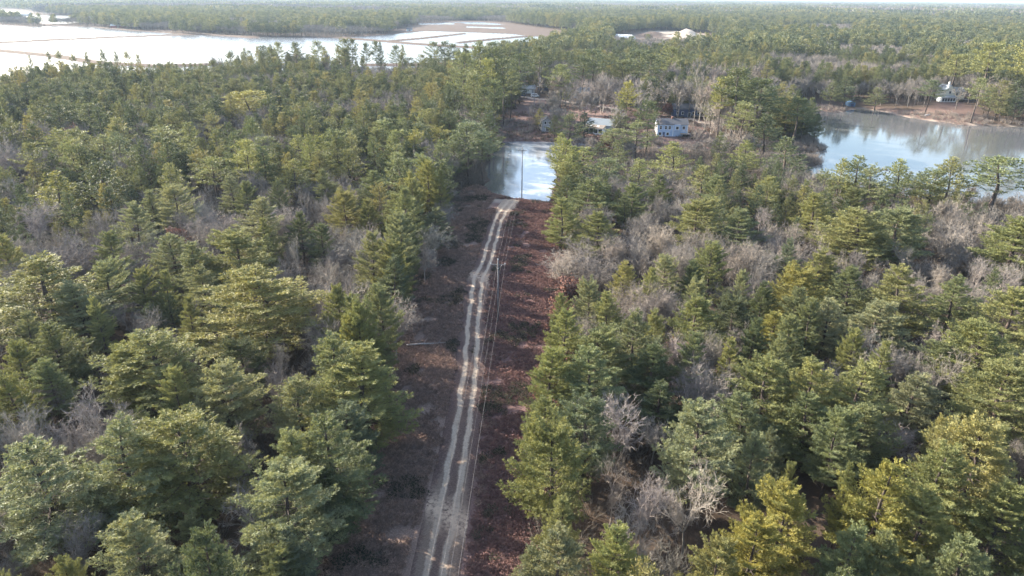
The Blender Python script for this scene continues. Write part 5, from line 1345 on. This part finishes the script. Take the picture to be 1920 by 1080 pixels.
# far structures by the bogs
def barn(key, w, d, h, rise, rz, label, wm, rm, cat='barn', axis='x'):
    x, y = PTS[key]
    e = empty(cat.replace(' ', '_'), (x, y, gz(x, y)), rz, label=label, cat=cat)
    gable(e, -w / 2, w / 2, 0, d, h, rise, M[wm], M[rm], axis=axis, oh=0.6)
    MB().box(-1.6, 1.6, -0.08, -0.004, 0, h * 0.8).build('door', M['deck'], e)
barn('gh', 16, 60, 4.5, 4.0, math.radians(38), 'long white-roofed greenhouse left of the gravel mound', 'white_paint', 'white_paint', 'greenhouse', 'y')
barn('red', 26, 9, 4, 2.5, 0.1, 'low reddish-brown shed on the edge of the flooded bog', 'red_barn', 'white_paint', 'shed')
barn('h180', 60, 18, 7, 5, 0.2, 'white farm building at the far wood edge behind the bogs', 'white_paint', 'white_paint')
barn('boat', 34, 12, 6, 4, -0.3, 'pale barn at the far left corner of the frozen bog', 'grey_siding', 'white_paint')
barn('red2', 10, 7, 3, 2, 0.2, 'tiny white pump house on the brown bog bank', 'white_paint', 'dark_roof', 'pump house')
barn('house92', 120, 30, 12, 8, 0.2, 'very distant white building in the haze on the horizon', 'white_paint', 'white_paint')

# ------------------------------------------------------------------ parked vehicle, fence, log, dock, canoe rack, birds
def van(x, y, rz, label, mat_b):
    e = empty('parked_van', (x, y, gz(x, y)), rz, label=label, cat='van')
    prof = [(-2.5, 0.35), (2.5, 0.35), (2.55, 0.95), (1.75, 1.15), (1.15, 1.95), (-2.4, 2.0), (-2.55, 1.0)]
    n = len(prof); W = 0.95
    v = [(a, -W, b) for a, b in prof] + [(a, W, b) for a, b in prof]
    f = [tuple(range(n)), tuple(reversed(range(n, 2 * n)))] + [(i, i + n, (i + 1) % n + n, (i + 1) % n) for i in range(n)]
    MB().poly(v, f).build('body', mat_b, e)
    MB().box(-2.0, 1.0, -0.975, -0.953, 1.2, 1.75).build('side_window', M['glass'], e)
    MB().box(-2.0, 1.0, 0.953, 0.975, 1.2, 1.75).build('side_window', M['glass'], e)
    for wx in (-1.6, 1.6):
        for s in (-1, 1):
            MB().tube([(wx, s * 0.80, 0.36), (wx, s * 1.0, 0.36)], 0.36, 14).build('wheel', M['rubber'], e)
x_, y_ = PTS['car']
van(x_, y_ - 2, 0.1, 'white van parked on the road below the power line', M['white_paint'])
van(x_ - 7.5, y_ + 1, 1.2, 'dark van parked in shade left of the white one', M['navy_siding'])
# fence behind the blue house: every board on its own
fa, fb = Vector(PTS['fence1']), Vector(PTS['fence2'])
fe = empty('board_fence', (fa.x, fa.y, gz(fa.x, fa.y)), label='dark board fence running downhill right of the pale blue house', cat='fence')
dv = fb - fa; Lf = dv.length; fe.rotation_euler.z = math.atan2(dv.y, dv.x)
bm_ = MB().box(-0.14, 0.14, -0.02, 0.02, -0.6, 1.75)
b0 = bm_.build('board', M['fence'], fe)
nb_ = int(Lf / 0.32)
for i in range(nb_ + 1):
    u_ = fa + dv * (i / nb_)
    z_ = gz(u_.x, u_.y) - fe.location.z
    o = b0 if i == 0 else b0.copy()
    if i: COL.objects.link(o)
    o.location = (Lf * i / nb_, 0, z_)
for i in range(0, nb_ + 1, 7):
    u_ = fa + dv * (i / nb_); z_ = gz(u_.x, u_.y) - fe.location.z
    MB().box(Lf * i / nb_ - 0.07, Lf * i / nb_ + 0.07, 0.03, 0.17, z_ - 0.6, z_ + 1.9).build('post', M['fence'], fe)
# fallen tree beside the clearing
x_, y_ = PTS['log']
z_ = gz(x_, y_)
e = empty('fallen_log', (x_, y_, z_), math.radians(12), label='grey fallen tree trunk lying across the left edge of the clearing', cat='log')
MB().tube([(-3.6, 0, 0.5), (-1, 0.1, 0.45), (1.5, -0.1, 0.4), (3.6, 0.1, 0.3)], [0.19, 0.16, 0.12, 0.05], 8).build('trunk', M['log'], e, True)
for a, b in (((-0.5, 0, 0.45), (0.4, 1.2, 1.1)), ((1.4, 0, 0.4), (2.3, -0.9, 0.9)), ((2.2, 0, 0.4), (3.0, 0.8, 1.0))): MB().tube([a, b], [0.05, 0.02], 5).build('branch', M['log'], e)
# upturned skiff on the lake shore
x_, y_ = PTS['dock']
e = empty('upturned_skiff', (x_, y_, gz(x_, y_)), math.radians(35), label='pale blue-grey skiff upturned on the lake shore below the white house', cat='boat')
n = 9; vv = []; ff = []
for i in range(n):
    t = i / (n - 1); w = 0.9 * math.sin(math.pi * (0.12 + 0.8 * t)) ** 0.7 * (1 - 0.55 * t ** 3); L = -2.6 + 5.2 * t
    vv += [(L, -w, 0.05), (L, -w * 0.75, 0.45), (L, 0, 0.62), (L, w * 0.75, 0.45), (L, w, 0.05)]
for i in range(n - 1):
    for k in range(4): ff.append((i * 5 + k, (i + 1) * 5 + k, (i + 1) * 5 + k + 1, i * 5 + k + 1))
ff += [(0, 1, 2, 3, 4), tuple((n - 1) * 5 + k for k in (4, 3, 2, 1, 0))]
MB().poly(vv, ff).build('hull', M['grey_siding'], e, True)
MB().box(-2.5, 2.4, -0.04, 0.04, 0.6, 0.72).build('keel', M['white_paint'], e)
# blue tarpaulined shelter by the beach
x_, y_ = PTS['blue']
e = empty('boat_shelter', (x_, y_, gz(x_, y_)), 0.1, label='blue-covered boat shelter behind the sandy beach', cat='shelter')
gable(e, -2.0, 2.0, 0, 4.5, 1.9, 0.9, M['blue_tarp'], M['blue_tarp'], axis='y', oh=0.15)
MB().box(-0.9, 0.9, -0.05, -0.004, 0, 1.7).build('door_flap', M['navy_siding'], e)
# waterfowl resting on the ice
def bird():
    b = MB()
    prof = [(-0.42, 0.16, 0.02), (-0.3, 0.17, 0.10), (-0.1, 0.17, 0.16), (0.12, 0.17, 0.16), (0.28, 0.2, 0.09)]
    b.tube([(p[0], 0, p[1]) for p in prof], [p[2] for p in prof], 8)
    b.tube([(0.2, 0, 0.22), (0.3, 0, 0.42), (0.33, 0, 0.5)], [0.07, 0.045, 0.04], 6)
    b.tube([(0.27, 0, 0.52), (0.36, 0, 0.53), (0.42, 0, 0.52), (0.52, 0, 0.5)], [0.03, 0.065, 0.05, 0.012], 6)
    return b
b0 = bird().build('waterfowl', M['bird'], None, True, label='dark waterfowl resting on the pale lake ice near the shore pines', cat='bird', group='waterfowl resting on the ice')
b0.scale = (1.3,) * 3
rgb = random.Random(4)
for i in range(26):
    px_ = 119 + rgb.gauss(0, 1) + i * 0.82; py_ = 263 - i * 0.42 + rgb.gauss(0, 1.6)
    o = b0 if i == 0 else b0.copy()
    if i: COL.objects.link(o)
    o.location = (px_ + 8, py_ + 8, 0.0); o.rotation_euler.z = rgb.uniform(0, 6.28)
# masts standing on the horizon: one lattice-thin radio mast
x_, y_ = (5890.0, 10900.0)
e = empty('radio_mast', (x_, y_, gz(x_, y_)), label='thin radio mast just breaking the hazy horizon', cat='mast')
MB().tube([(0, 0, 0), (0, 0, 85)], [1.0, 0.5], 6).build('mast', M['metal'], e)
MB().box(-3, 3, -3, 3, 0, 4).build('equipment_hut', M['grey_siding'], e)

# ------------------------------------------------------------------ air
if HAZE > 0:
    bm_ = MB().box(-14500, 14500, -60, 14800, -2.4, 62)
    m, n, out = mat('haze')
    pv = n.nodes.new('ShaderNodeVolumePrincipled')
    pv.inputs['Color'].default_value = (0.62, 0.79, 1.0, 1)
    pv.inputs['Density'].default_value = HAZE
    pv.inputs['Anisotropy'].default_value = 0.2
    n.links.new(pv.outputs[0], out.inputs['Volume'])
    hz = bm_.build('haze', m, None, kind='stuff')
